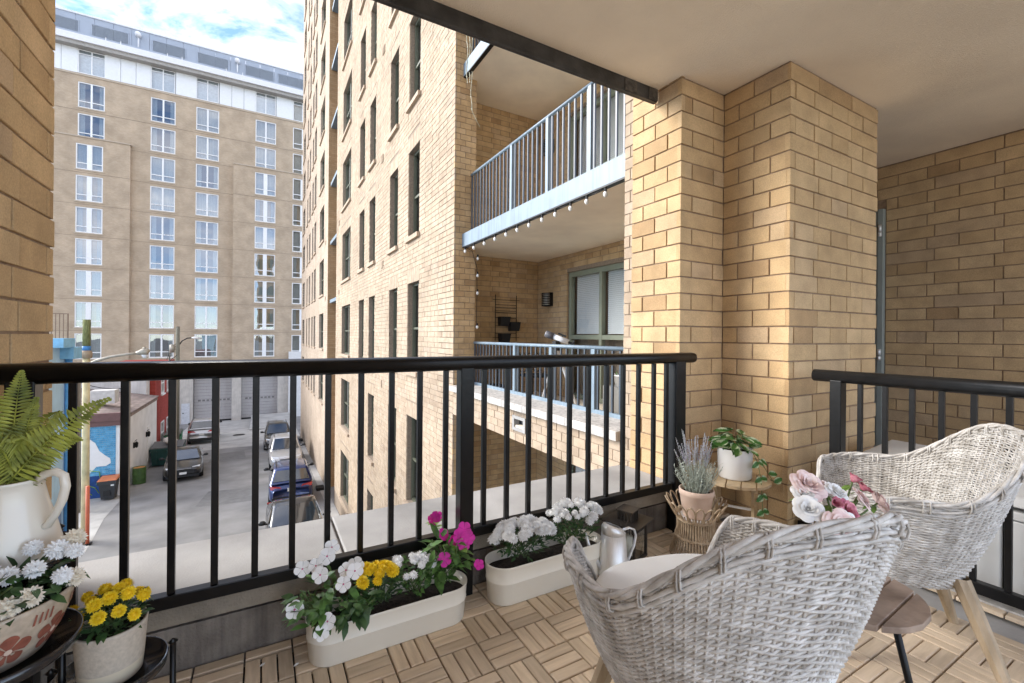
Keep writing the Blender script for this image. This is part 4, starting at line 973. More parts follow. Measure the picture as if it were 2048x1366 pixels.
wr = MB(); wr.lathe([(0.0, 0.085), (0.05, 0.09), (0.19, 0.075), (0.215, 0.095), (0.215, -0.095), (0.0, -0.09)], n=20); wr.v = [(z, x, y) for x, y, z in wr.v]
RIM = wr.mesh('rim', M_ALLOY, True)
def car(label, x, y, heading, body_m, L=4.6, W=1.85, H=1.65, hood=0.98, suv=True, cat='car', roof_m=None, ws=0.30, rear_plate=True, name='parked_car'):
    """local +y is the nose; profile of stations along the length, half sections lofted"""
    t = thing(name, label, cat, (x, y, gz(y)), heading, 'cars parked along the alley')
    t.rotation_euler = (R(-2.86) * math.cos(heading), 0, heading)
    w = W / 2; f = L / 2; belt = hood + 0.05
    tr = belt + 0.02 if suv else hood + 0.08
    st = [(-f, 0.42, 0.80, 0.78), (-f + 0.06, 0.30, tr - 0.16, 0.90), (-f + 0.25, 0.24, tr, 0.97), (-f + 0.9, 0.22, tr, 1.0), (-0.6, 0.2, belt, 1.0), (0.5, 0.2, belt, 1.0),
          (f - 1.25, 0.2, hood, 1.0), (f - 0.6, 0.22, hood - 0.08, 0.98), (f - 0.15, 0.26, hood - 0.2, 0.90), (f - 0.02, 0.34, 0.72, 0.80), (f, 0.45, 0.6, 0.7)]
    b = MB(); vs = []; sec = 0
    for (yy, zb, zt, k) in st:
        hw = w * k; row = [(hw * 0.90, yy, zb), (hw * 0.99, yy, zb + 0.10), (hw, yy, zb + (zt - zb) * 0.5), (hw * 0.985, yy, zb + (zt - zb) * 0.8), (hw * 0.92, yy, zt - 0.015), (hw * 0.75, yy, zt), (hw * 0.35, yy, zt + 0.015)]
        row = row + [(-p[0], p[1], p[2]) for p in reversed(row)]; sec = len(row); vs += row
    fs = [(i * sec + k, i * sec + (k + 1) % sec, (i + 1) * sec + (k + 1) % sec, (i + 1) * sec + k) for i in range(len(st) - 1) for k in range(sec)]
    fs += [tuple(range(sec)), tuple((len(st) - 1) * sec + k for k in reversed(range(sec)))]
    b.add(vs, fs); bo = b.build('body', body_m, t, True)
    m = bo.modifiers.new('s', 'SUBSURF'); m.levels = 1; m.render_levels = 1
    # cabin
    ya, yb = (-f + 0.12, f - 1.30) if suv else (-f + 0.75, f - 1.25)
    ra, rb_ = (ya + 0.42, yb - 0.85) if suv else (ya + 0.95, yb - 0.95)
    wb, wr_ = w * 0.93, w * 0.72
    cst = [(ya, tr - 0.03, tr - 0.02, wb, wb), (ra, tr - 0.03, H - 0.05, wb, wr_), (ra + 0.3, tr - 0.03, H, wb, wr_), ((ra + rb_) / 2, tr - 0.03, H + 0.012, wb, wr_ * 1.01), (rb_ - 0.2, tr - 0.03, H - 0.01, wb, wr_), (rb_, tr - 0.03, H - 0.06, wb, wr_ * 0.98), (yb, hood - 0.03, hood - 0.02, wb * 0.96, wb * 0.96)]
    c = MB(); vs = []
    for (yy, z0, z1, w0, w1) in cst:
        row = [(w0, yy, z0), (w1 + (w0 - w1) * 0.06, yy, z0 + (z1 - z0) * 0.94), (w1 * 0.85, yy, z1), (w1 * 0.4, yy, z1 + 0.012)]
        row += [(-p[0], p[1], p[2]) for p in reversed(row)]; vs += row
    n = 8; c.add(vs, [(i * n + k, i * n + k + 1, (i + 1) * n + k + 1, (i + 1) * n + k) for i in range(len(cst) - 1) for k in range(n - 1)])
    c.build('roof', roof_m or body_m, t, True)
    def pane(name, q, m=M_CGLASS):
        P = [Vector(p) for p in q]; nn = (P[1] - P[0]).cross(P[2] - P[0]).normalized()
        cen = sum(P, Vector()) / 4
        if nn.dot(cen - Vector((0, 0, 0.9))) < 0: nn = -nn
        g = MB(); T = [p + nn * 0.012 for p in P]; U = [p - nn * 0.02 for p in P]
        g.add(T + U, [(0, 1, 2, 3), (0, 4, 5, 1), (1, 5, 6, 2), (2, 6, 7, 3), (3, 7, 4, 0)]); return g.build(name, m, t)
    lerp = lambda a, b2, k: a + (b2 - a) * k
    ws0, ws1 = 0.07, 0.90
    def slope(yy0, z0, w0, yy1, z1, w1, k): return (lerp(yy0, yy1, k), lerp(z0, z1, k), lerp(w0, w1, k))
    A = slope(yb, hood - 0.0, wb * 0.96, rb_, H - 0.06, wr_ * 0.98, ws0); B_ = slope(yb, hood, wb * 0.96, rb_, H - 0.06, wr_ * 0.98, ws1)
    pane('windscreen', [(-A[2] * .90, A[0], A[1] + 0.012), (A[2] * .90, A[0], A[1] + 0.012), (B_[2] * .86, B_[0], B_[1] + 0.03), (-B_[2] * .86, B_[0], B_[1] + 0.03)])
    A = slope(ya, tr, wb, ra, H - 0.05, wr_, 0.12); B_ = slope(ya, tr, wb, ra, H - 0.05, wr_, 0.86)
    pane('rear_window', [(-A[2] * .88, A[0], A[1] + 0.012), (A[2] * .88, A[0], A[1] + 0.012), (B_[2] * .85, B_[0], B_[1] + 0.02), (-B_[2] * .85, B_[0], B_[1] + 0.02)])
    z0, z1 = belt + 0.05, H - 0.13
    for s_ in (1, -1):
        wz = lambda z: lerp(wb, wr_, (z - tr + 0.03) / (H - 0.05 - tr + 0.03) * 0.94 + 0.0) * s_ + 0.01 * s_
        yf, yr = lerp(yb, rb_, 0.18) - 0.1, lerp(ya, ra, 0.3) + 0.1
        mid = (rb_ + ra) / 2 + 0.1
        pane('side_window', [(wz(z0), yf, z0), (wz(z0), mid + 0.04, z0), (wz(z1), mid + 0.04, z1), (wz(z1), rb_ - 0.06, z1)])
        pane('side_window', [(wz(z0), mid - 0.04, z0), (wz(z0), yr, z0), (wz(z1), ra + 0.10, z1), (wz(z1), mid - 0.04, z1)])
        for yy in (f - 0.92, -f + 0.88):
            wo = link('wheel', TYRE, t, (s_ * (w - 0.12), yy, 0.335)); r_ = link('rim', RIM, wo)
            if s_ < 0: r_.rotation_euler = (0, 0, math.pi)
        mb = MB(); mb.lathe([(0, -0.07), (0.09, -0.05), (0.11, 0.02), (0.06, 0.08), (0, 0.085)], (s_ * (w + 0.10), yb - 0.32, belt + 0.10), 10, 1.1, 0.6); mb.bar((s_ * (w - 0.06), yb - 0.32, belt + 0.06), (s_ * (w + 0.08), yb - 0.32, belt + 0.08), 0.05); mb.build('mirror', M_TRIM, t, True)
        hz = hood - 0.27
        pane('headlight', [(s_ * w * 0.42, f - 0.035, hz - 0.03), (s_ * w * 0.80, f - 0.16, hz + 0.05), (s_ * w * 0.84, f - 0.22, hz + 0.13), (s_ * w * 0.45, f - 0.10, hz + 0.09)], M_LAMP)
        tz = tr - 0.25
        pane('tail_light', [(s_ * w * 0.38, -f + 0.035, tz), (s_ * w * 0.89, -f + 0.07, tz + 0.02), (s_ * w * 0.93, -f + 0.12, tz + 0.17), (s_ * w * 0.5, -f + 0.06, tz + 0.12)], M_TAIL)
    MB().box((-w * 0.55, f - 0.055, 0.42), (w * 0.55, f + 0.005, 0.62)).build('grille', M_TRIM, t)
    MB().box((-w * 0.4, f - 0.05, 0.66), (w * 0.4, f - 0.005, 0.70)).build('grille_bar', M_CHROME, t)
    MB().box((-w * 0.80, f - 0.14, 0.25), (w * 0.80, f - 0.02, 0.36)).build('front_skirt', M_TRIM, t)
    MB().box((-w * 0.82, -f - 0.015, 0.28), (w * 0.82, -f + 0.2, 0.50)).build('rear_bumper', M_TRIM, t)
    MB().box((-0.16, -f - 0.022, 0.72), (0.16, -f + 0.03, 0.86)).build('rear_plate', M_PLATE, t)
    MB().box((-0.16, f - 0.01, 0.40), (0.16, f + 0.018, 0.52)).build('front_plate', M_PLATE, t)
    if suv:
        for s_ in (1, -1): MB().bar((s_ * wr_ * 0.92, ra + 0.2, H + 0.025), (s_ * wr_ * 0.92, rb_ - 0.2, H + 0.025), 0.03).build('roof_rail', M_TRIM, t)
    return t
PI = math.pi
car('black sedan facing the viewer beside the dark green dumpster', -3.93, 32.1, PI + 0.09, paint('black_car_paint', (0.012, 0.012, 0.013), 0.2), 4.85, 1.84, 1.45, 0.93, False)
car('silver SUV seen from behind, parked by the roller doors', -4.15, 44.6, 0.02, paint('silver_car_paint', (0.55, 0.55, 0.54), 0.5), 5.0, 1.98, 1.85, 1.12, True)
car('blue crossover seen from behind, parked along the tower wall', 1.22, 24.2, -0.02, paint('blue_car_paint', (0.012, 0.032, 0.13), 0.4), 4.6, 1.85, 1.66, 1.0, True)
car('silver SUV facing the viewer, nose to nose with the blue crossover', 1.3, 31.5, PI, paint('pale_silver_car_paint', (0.50, 0.50, 0.50), 0.5), 4.6, 1.85, 1.68, 1.0, True)
car('dark grey SUV farthest along the tower wall, behind the silver one', 1.05, 38.1, PI, paint('dark_grey_car_paint', (0.035, 0.033, 0.032), 0.4), 4.6, 1.85, 1.75, 1.05, True)
car('black car nearest below the ledge, only its roof showing', 1.05, 17.6, PI, paint('deep_black_car_paint', (0.01, 0.01, 0.011), 0.2), 4.6, 1.83, 1.5, 0.95, False)

# ================================================================== THE ALLEY: BINS, POLES, BITS
def dumpster(label, x0, x1, y0, y1, h, m, lidm):
    z = gz((y0 + y1) / 2); t = thing('dumpster', label, 'dumpster', ((x0 + x1) / 2, (y0 + y1) / 2, z), group='dumpsters by the row house')
    b = MB(); b.add([(x0 + .08, y0 + .1, z + .1), (x1 - .08, y0 + .1, z + .1), (x1 - .08, y1, z + .1), (x0 + .08, y1, z + .1), (x0, y0, z + h), (x1, y0, z + h), (x1, y1, z + h + .15), (x0, y1, z + h + .15)],
                    [(0, 3, 2, 1), (0, 1, 5, 4), (1, 2, 6, 5), (2, 3, 7, 6), (3, 0, 4, 7)]); b.build('bin', m, t)
    b = MB(); b.box((x0 - .04, y0 - .04, z + h - .12), (x1 + .04, y0 - .005, z + h)); b.build('rim', m, t)
    n = 2
    for i in range(n):
        a = x0 + (x1 - x0) * i / n; c = x0 + (x1 - x0) * (i + 1) / n
        b = MB(); b.add([(a + .01, y0 - .06, z + h + .02), (c - .01, y0 - .06, z + h + .02), (c - .01, y1, z + h + .18), (a + .01, y1, z + h + .18), (a + .01, y0 - .06, z + h + .07), (c - .01, y0 - .06, z + h + .07), (c - .01, y1, z + h + .23), (a + .01, y1, z + h + .23)],
                        [(0, 3, 2, 1), (4, 5, 6, 7), (0, 1, 5, 4), (1, 2, 6, 5), (2, 3, 7, 6), (3, 0, 4, 7)]); b.build('lid', lidm, t)
    for x in (x0 + .3, (x0 + x1) / 2, x1 - .3): MB().box((x - .04, y0 - .03, z + .15), (x + .04, y0 + .06, z + h - .13)).build('rib', m, t)
    return t
M_GLID = mat('grey_bin_lid', (0.12, 0.125, 0.13), 0.6)
dumpster('dark green dumpster with a grey lid behind the black sedan', -6.0, -4.35, 34.75, 36.0, 1.15, mat('dark_green_steel', (0.012, 0.06, 0.05), 0.5, var=0.2), M_GLID)
dumpster('bright green dumpster beside the silver SUV', -6.15, -5.2, 40.3, 41.5, 1.2, mat('bright_green_steel', (0.02, 0.16, 0.07), 0.5, var=0.2), mat('green_grey_bin_lid', (0.16, 0.18, 0.17), 0.6))
gb = MB(); 
gb.lathe([(0, 0), (0.25, 0.02), (0.36, 0.14), (0.30, 0.3), (0.12, 0.38), (0.05, 0.45), (0.0, 0.45)], n=14)
gb.v = [(x * (1 + .12 * math.sin(5 * z + 3 * x)) - 5.1, y * (1 + .1 * math.sin(7 * x)) + 35.3, z + gz(35.3) + 1.36) for x, y, z in gb.v]
o = gb.build('rubbish_bag', mat('white_plastic_bag', (0.72, 0.66, 0.62), 0.5), None, True); tag(o, 'white rubbish bag lying on the dark green dumpster', 'bag'); rebase(o, (-5.1, 35.3, gz(35.3) + 1.36))
br = thing('steel_drum', 'green steel drum with a rusty orange top next to the white wall', 'barrel', (-5.75, 30.7, gz(30.7)))
z = gz(30.7); M_DRUM = mat('green_drum_paint', (0.06, 0.13, 0.035), 0.5, var=0.25)
pr = [(0.0, 0.0), (0.29, 0.0)]
for k in range(1, 10): pr += [(0.29, 0.09 * k - 0.012), (0.303 if k in (3, 6) else 0.292, 0.09 * k), (0.29, 0.09 * k + 0.012)]
pr += [(0.29, 0.86), (0.305, 0.88), (0.28, 0.88), (0.28, 0.80)]
MB().lathe(pr, (-5.75, 30.7, z), 24).build('drum', M_DRUM, br, True); MB().disc((-5.75, 30.7, z + 0.845), 0.281, 24).build('drum_head', mat('rusty_orange', (0.45, 0.20, 0.06), 0.8, var=0.3, vs=9), br)
wc = thing('wheelie_bin', 'grey wheeled bin with an orange lid in front of the mural', 'bin', (-6.36, 27.95, gz(27.95)))
z = gz(27.95); M_BIN = mat('grey_bin_plastic', (0.035, 0.037, 0.04), 0.55)
b = MB(); b.add([(-6.60, 27.72, z + .08), (-6.12, 27.72, z + .08), (-6.12, 28.2, z + .08), (-6.60, 28.2, z + .08), (-6.68, 27.60, z + .98), (-6.04, 27.60, z + .98), (-6.04, 28.28, z + .98), (-6.68, 28.28, z + .98)],
                [(0, 3, 2, 1), (0, 1, 5, 4), (1, 2, 6, 5), (2, 3, 7, 6), (3, 0, 4, 7)]); b.build('bin', M_BIN, wc)
b = MB(); b.box((-6.70, 27.56, z + .80), (-6.02, 27.60, z + .98)); b.build('collar', M_BIN, wc)
b = MB(); b.add([(-6.72, 27.54, z + .985), (-6.0, 27.54, z + .985), (-6.0, 28.32, z + .985), (-6.72, 28.32, z + .985), (-6.68, 27.6, z + 1.05), (-6.04, 27.6, z + 1.05), (-6.04, 28.28, z + 1.08), (-6.68, 28.28, z + 1.08)], [(0, 3, 2, 1), (4, 5, 6, 7), (0, 1, 5, 4), (1, 2, 6, 5), (2, 3, 7, 6), (3, 0, 4, 7)]); b.build('lid', mat('orange_bin_lid', (0.62, 0.20, 0.08), 0.6), wc)
MB().box((-6.22, 27.585, z + .72), (-6.10, 27.597, z + .99)).build('sticker', M_WFRAME, wc)
for x in (-6.55, -6.17): MB().tube([(x - .03, 28.2, z + .12), (x + .03, 28.2, z + .12)], 0.12, 14).build('wheel', M_TYRE, wc)
MB().box((-6.5, 27.64, z + .25), (-6.25, 27.70, z + .5)).build('foot_recess', M_TRIM, wc)
# mossy utility pole with blue band, orange pipe
up = thing('utility_pole', 'cream painted pole with a mossy green top and blue band at the left', 'pole', (-5.62, 21.8, gz(21.8)))
MB().tube([(-5.62, 21.8, gz(21.8)), (-5.62, 21.8, -0.95)], [0.12, 0.105], 12).build('pole', mat('cream_pole_paint', (0.62, 0.52, 0.30), 0.8, var=0.2, vs=3), up, True)
MB().tube([(-5.62, 21.8, -0.949), (-5.62, 21.8, -0.75), (-5.62, 21.8, -0.66)], [0.16, 0.17, 0.12], 12).build('collar', mat('rusty_collar', (0.33, 0.25, 0.17), 0.8), up, True)
MB().tube([(-5.62, 21.8, -0.66), (-5.62, 21.8, -0.50)], 0.125, 12).build('band', mat('blue_band', (0.05, 0.20, 0.45), 0.6), up, True)
MB().tube([(-5.62, 21.8, -0.50), (-5.62, 21.8, 0.47)], [0.118, 0.112], 12).build('pole_top', mat('mossy_wood', (0.13, 0.14, 0.05), 0.95, var=0.4, vs=6, c2=(0.24, 0.25, 0.10), stretch=(8, 8, 1)), up, True)
op = thing('guard_pipe', 'thin orange red pipe standing at the foot of the cream pole', 'pipe', (-5.45, 21.4, gz(21.4)))
MB().tube([(-5.45, 21.4, gz(21.4)), (-5.45, 21.4, -5.55)], 0.055, 10).build('pipe', mat('orange_red_paint', (0.60, 0.13, 0.06), 0.6), op, True); MB().box((-5.56, 21.29, gz(21.4)), (-5.34, 21.51, gz(21.4) + 0.05)).build('foot', M_CHAR, op)
# cobra-head lamp and far utility pole
la = thing('street_lamp', 'grey curved-arm street lamp rising just behind the handrail', 'street lamp', (-7.0, 26.2, gz(26)))
M_GALV = mat('galvanised_steel', (0.36, 0.33, 0.27), 0.5, metal=0.4, var=0.15)
MB().tube([(-7.0, 26.2, gz(26)), (-7.0, 26.2, -1.9), (-6.8, 26.15, -1.5), (-6.4, 26.1, -1.25), (-5.9, 26, -1.08), (-5.3, 26, -0.97), (-4.98, 26, -0.93)], [0.1, 0.08, 0.07, 0.065, 0.06, 0.055, 0.055], 10).build('arm', M_GALV, la, True)
MB().tube([(-5.02, 26, -0.93), (-4.93, 26, -0.92), (-4.80, 26, -0.88), (-4.62, 26, -0.87), (-4.56, 26, -0.90)], [0.07, 0.10, 0.15, 0.17, 0.12], 12).build('head', M_GALV, la, True)
MB().lathe([(0.0, -0.17), (0.09, -0.14), (0.13, -0.05), (0.13, 0.0)], (-4.70, 26, -1.0), 14).build('lens', M_LAMP, la, True); MB().tube([(-4.72, 26, -0.76), (-4.72, 26, -0.66)], 0.06, 10).build('photocell', M_GALV, la, True)
fp = thing('utility_pole', 'far grey wooden pole with tangled cables and a curved lamp arm', 'pole', (-5.35, 40, gz(40)))
MB().tube([(-5.37, 40, gz(40)), (-5.37, 40, 0.48)], [0.15, 0.12], 10).build('pole', mat('grey_pole_wood', (0.18, 0.17, 0.13), 0.95, var=0.3, stretch=(8, 8, 1)), fp, True)
MB().tube([(-5.35, 40, -0.95), (-5.1, 40, -0.55), (-4.8, 40, -0.36), (-4.5, 40, -0.33)], 0.04, 8).build('lamp_arm', M_CHAR, fp, True)
MB().tube([(-4.55, 40, -0.33), (-4.35, 40, -0.33), (-4.05, 40, -0.38)], [0.05, 0.09, 0.06], 8).build('lamp_head', M_WFRAME, fp, True)
for i in range(5):
    a = Vector((-5.45, 39.95, -0.75 - 0.1 * i)); MB().tube([a, a + Vector((-0.2 - 0.06 * i, -0.1, -0.2 + 0.1 * math.sin(i * 2))), a + Vector((-0.35, -0.1, -0.6 - 0.15 * i)), a + Vector((-0.55 + 0.1 * i, 0, -1.2))], 0.018, 5).build('cable', M_GALV if i % 2 else M_CHAR, fp)
MB().lathe([(0.0, -0.3), (0.15, -0.3), (0.15, 0.25), (0.0, 0.3)], (-5.68, 39.9, -1.1), 12).build('transformer', M_GALV, fp, True)
wi = thing('overhead_cables', 'thin overhead cables sagging across the pale stucco wall', 'cables', (-7.5, 33, -2.9))
for (a, b_, sag) in (((-9.5, 36.5, -2.6), (-5.4, 39.9, -1.6), 0.9), ((-9.8, 35.5, -2.75), (-5.4, 39.9, -2.0), 1.2)):
    A, B_ = Vector(a), Vector(b_); MB().tube([A.lerp(B_, k / 12) - Vector((0, 0, sag * 4 * (k / 12) * (1 - k / 12))) for k in range(13)], 0.02, 5).build('cable', M_CHAR, wi)
for i, (x, y) in enumerate(((2.66, 39.2), (2.58, 24.1))):
    o = MB().box((x - 0.19, y - 0.25, gz(y) + 0.004), (x + 0.19, y + 0.25, gz(y) + 0.15)).build('wheel_stop', M_TYRE); bevel(o, 0.03)
    tag(o, ('black rubber block by the tower wall, far one beside the dark SUV', 'black rubber block by the tower wall, near one beside the blue crossover')[i], 'wheel stop', 'rubber blocks by the tower wall'); rebase(o, (x, y, gz(y)))
mb = MB(); mb.lathe([(0.0, 0.03), (0.36, 0.03), (0.38, 0.012), (0.46, 0.012), (0.46, 0.0)], (-1.73, 45.4, gz(45.4) + 0.012), 24); o = mb.build('manhole_cover', M_CHAR); tag(o, 'round dark manhole cover in the pale concrete yard', 'manhole cover'); rebase(o, (-1.73, 45.4, gz(45.4)))

# ================================================================== WICKER ARMCHAIRS
def chair_rim(ph):
    """rim of the tub in chair space: x right, y forward, z up; ph in degrees, 90 = front"""
    a, bf, bb, za, zd, zb, e, gap, pd, wk = 0.314, 0.267, 0.310, 0.594, 0.615, 0.819, 0.777, 39.7, 88.1, 1.347
    c, s = math.cos(R(ph)), math.sin(R(ph))
    x = a * math.copysign(abs(c) ** e, c); y = (bf if s > 0 else bb) * math.copysign(abs(s) ** e, s)
    psi = abs(((ph - 270) + 180) % 360 - 180)
    if psi < pd:
        t = (psi / pd) ** wk; t = t * t * (3 - 2 * t); z = zb + (zd - zb) * t
    else:
        t = min(1.0, (psi - pd) / (180 - gap - pd)); t = t * t * (3 - 2 * t); z = zd + (za - zd) * t
    d = abs((ph - 90 + 180) % 360 - 180); zc = z
    if d < gap + 9:
        q = max(0.0, min(1.0, (gap + 9 - d) / 26.0)); q = q * q * (3 - 2 * q); zc = z + (0.385 - z) * q
    return x, y, z, zc
def shell(ph, h, off=0.0):
    x, y, z, zc = chair_rim(ph); zb = 0.29
    s = 0.60 + 0.40 * (1 - (1 - h) ** 1.5) ** 0.95
    fl = 0.025 * max(0, h - 0.75) / 0.25
    px, py = x * (s + fl), (y - 0.0) * (s + fl) + 0.03 * (1 - h)
    l = math.hypot(px, py) or 1
    return Vector((px + px / l * off, py + py / l * off, zb + (z - zb) * h)), zb + (zc - zb)
def build_chair():
    t = thing('wicker_armchair', 'grey-washed wicker tub armchair nearest the viewer, its woven back turned to us', 'armchair', (0.92, 0.679, FL), 1.346 - PI / 2, 'wicker tub armchairs')
    NS, NR = 86, 66
    mb = MB(); amp = 0.004
    for k in range(NR):
        h = (k + 0.5) / NR; run = []
        runs = []
        for i in range(NS * 2 + 1):
            ph = 90 + 360 * i / (NS * 2)
            j = (i // 2) % 2; sgn = (1 if (j + k) % 2 == 0 else -1) if i % 2 == 0 else 0
            p, zc = shell(ph, h, sgn * amp)
            p.z += 0.0011 * math.sin(i * 1.7 + k * 2.3) + 0.0008 * math.sin(i * 0.37 + k * 5.1)
            if p.z < zc - 0.006: run.append(p)
            else:
                if len(run) > 3: runs.append(run)
                run = []
        if len(run) > 3: runs.append(run)
        for r_ in runs: mb.tube(r_, 0.0033, 5, False, 0.85)
    for i in range(NS):
        ph = 90 + 360 * i / NS; pts = []
        for k in range(19):
            p, zc = shell(ph, k / 18)
            if p.z <= zc + 0.002: pts.append(p)
        if len(pts) > 1: mb.tube(pts, 0.0034, 4, False)
    stuff(mb.build('woven_shell', M_WICK, t, True))
    # plaited rim: three canes twisting round each other and binding loops
    for c_ in range(3):
        pts = []
        for i in range(241):
            ph = 90 + 360 * i / 240; x, y, z, zc = chair_rim(ph); h = (zc - 0.29) / (z - 0.29); p, _ = shell(ph, h)
            an = i * 0.30 + c_ * 2.094; l = math.hypot(p.x, p.y) or 1
            pts.append(p + Vector((p.x / l, p.y / l, 0)) * (0.0056 * math.cos(an)) + Vector((0, 0, 0.0056 * math.sin(an))))
        MB().tube(pts, 0.0052, 7, False).build('rim_cane', M_WICK, t, True)
    for dz, of in ((0.024, 0.006), (0.038, 0.003)):
        pts = []
        for i in range(161):
            ph = 90 + 360 * i / 160; x, y, z, zc = chair_rim(ph); h = (zc - 0.29) / (z - 0.29); p, _ = shell(ph, max(0.02, h - dz / (z - 0.29)), of); pts.append(p)
        MB().tube(pts, 0.0046, 6, False).build('rim_cane', M_WICK, t, True)
    mb = MB()
    for i in range(26):
        ph = 90 + 360 * (i + 0.5) / 26; x, y, z, zc = chair_rim(ph); h = (zc - 0.29) / (z - 0.29); p, _ = shell(ph, h); l = math.hypot(p.x, p.y); o_ = Vector((p.x / l, p.y / l, 0))
        for dd in (-0.6, 0.6):
            q, _ = shell(ph + dd, h)
            mb.tube([q + o_ * (0.0115 * math.cos(a)) + Vector((0, 0, -0.012 + 0.021 * math.sin(a))) for a in [2 * PI * m / 8 for m in range(9)]], 0.0026, 4, False)
    stuff(mb.build('rim_binding', M_WICK, t, True))
    # seat board, cushion
    n = 48
    def pad(z0, z1, s, bulge, m, name):
        b = MB(); vs = []; prof = [(s * 0.97, z0), (s, z0 + 0.012), (s, z1 - 0.014), (s * 0.975, z1 - 0.003), (s * 0.9, z1), (s * 0.45, z1 + bulge), (0.001, z1 + bulge)]
        for r_, z in prof:
            for k in range(n):
                x, y, _, _ = chair_rim(360 * k / n); y2 = y + 0.015
                vs.append((x * r_, y2 * r_ + 0.01, z))
        b.add(vs, [(i * n + k, i * n + (k + 1) % n, (i + 1) * n + (k + 1) % n, (i + 1) * n + k) for i in range(len(prof) - 1) for k in range(n)]); return b.build(name, m, t, True)
    pad(0.30, 0.335, 0.52, 0.0, M_LEG, 'seat_frame')
    pad(0.43, 0.505, 0.80, 0.014, M_CUSH, 'cushion')
    for sx in (-1, 1):
        for (yt, yb) in ((0.15, 0.235), (-0.13, -0.235)):
            a = Vector((sx * 0.155, yt, 0.34)); b_ = Vector((sx * 0.235, yb, 0.0)); b = MB()
            x = Vector((1, 0, 0)); y = Vector((0, 1, 0)); vs = []
            for p, r_ in ((a, 0.024), (a.lerp(b_, 0.5), 0.021), (b_, 0.014)):
                for k in range(8):
                    an = 2 * PI * (k + .5) / 8; vs.append(p + x * r_ * math.cos(an) * 1.15 + y * r_ * math.sin(an) * 1.15)
            b.add(vs, [(i * 8 + k, i * 8 + (k + 1) % 8, (i + 1) * 8 + (k + 1) % 8, (i + 1) * 8 + k) for i in range(2) for k in range(8)] + [tuple(range(16, 24))]); b.build('leg', M_LEG, t)
    return t
ch = build_chair()
c2_ = copy_tree(ch); c2_.location = (2.094, 0.741, FL); c2_.rotation_euler = (0, 0, 2.135 - PI / 2)
c2_['label'] = 'grey-washed wicker tub armchair by the short railing, its empty woven inside showing'
for o in list(c2_.children):
    if o.name.startswith('cushion'): bpy.data.objects.remove(o)

# ================================================================== SMALL TABLES
def round_top(t, cx, cy, z, r, n, th, m, ang=0.0, gap=0.006):
    st = 2 * r / n
    for i in range(n):
        y0 = -r + i * st + gap / 2; y1 = -r + (i + 1) * st - gap / 2; up, lo = [], []
        ym = [y0 + (y1 - y0) * k / 4 for k in range(5)]
        xr = [math.sqrt(max(1e-6, r * r - y * y)) for y in ym]
        ring = [(xr[k], ym[k]) for k in range(5)] + [(-xr[k], ym[k]) for k in range(4, -1, -1)]
        ring = [(cx + x * math.cos(ang) - y * math.sin(ang), cy + x * math.sin(ang) + y * math.cos(ang)) for x, y in ring]; k = len(ring)
        b = MB(); b.add([(x, y, z - th) for x, y in ring] + [(x, y, z) for x, y in ring], [tuple(reversed(range(k))), tuple(range(k, 2 * k))] + [(j, (j + 1) % k, k + (j + 1) % k, k + j) for j in range(k)])
        bevel(b.build('slat', m, t), 0.002)
tb = thing('side_table', 'small brown round slatted table with dark metal legs between the wicker chairs', 'side table', (1.43, 0.62, FL))
round_top(tb, 1.43, 0.62, -0.695, 0.178, 6, 0.016, M_WOODT, 0.07)
for k in range(3):
    an = R(-62 + 120 * k); b = MB(); b.tube([(1.43 + 0.10 * math.cos(an), 0.62 + 0.10 * math.sin(an), -0.72), (1.43 + 0.185 * math.cos(an), 0.62 + 0.185 * math.sin(an), FL)], 0.009, 8); b.build('leg', M_CHAR, tb, True)
MB().tube([(1.43 + 0.10 * math.cos(2 * PI * k / 20), 0.62 + 0.10 * math.sin(2 * PI * k / 20), -0.718) for k in range(21)], 0.006, 6).build('ring', M_CHAR, tb)
st_ = thing('side_table', 'pale wooden round folding stool in the brick corner under the white pot', 'side table', (2.37, 1.58, FL))
round_top(st_, 2.37, 1.58, -0.80, 0.185, 5, 0.016, M_WOODP, 0.55)
for s_ in (-1, 1):
    u = Vector((math.cos(0.55), math.sin(0.55), 0)); v = Vector((-u.y, u.x, 0)); c0 = Vector((2.37, 1.58, 0))
    for e in (-1, 1):
        a = c0 + v * (e * 0.10 + s_ * 0.008) + u * (s_ * 0.14) + Vector((0, 0, -0.818)); b_ = c0 + v * (e * 0.10 + s_ * 0.008) - u * (s_ * 0.16) + Vector((0, 0, FL)); b = MB(); b.bar(a, b_, 0.016, 0.032); b.build('leg', M_WOODP, st_)
MB().bar((2.37 - 0.1 * v.x, 1.58 - 0.1 * v.y, -0.97), (2.37 + 0.1 * v.x, 1.58 + 0.1 * v.y, -0.97), 0.012).build('crossbar', M_STEEL, st_)

# ================================================================== FLOWERS
def mum_mesh(name, m, r=0.022, layers=7, per=15, sd=1):
    g = random.Random(sd); b = MB()
    for l in range(layers):
        el = R(-20 + 100 * l / (layers - 1)); k = max(3, int(per * math.cos(min(el, 1.45))))
        for i in range(k):
            a = 2 * PI * (i + 0.5 * (l % 2)) / k + g.uniform(-.12, .12); d = Vector((math.cos(a) * math.cos(el), math.sin(a) * math.cos(el), math.sin(el) * 0.8))
            up = Vector((-math.cos(a) * math.sin(el), -math.sin(a) * math.sin(el), math.cos(el)))
            b.leaf(d * r * 0.42, d + up * 0.35, up, r * g.uniform(.50, .64), r * 0.44, 0.35, 0.45, 2)
    b.lathe([(0.001, -0.35 * r), (0.5 * r, -0.2 * r), (0.62 * r, 0.1 * r), (0.45 * r, 0.42 * r), (0.001, 0.55 * r)], n=10)
    return b.mesh(name, m)
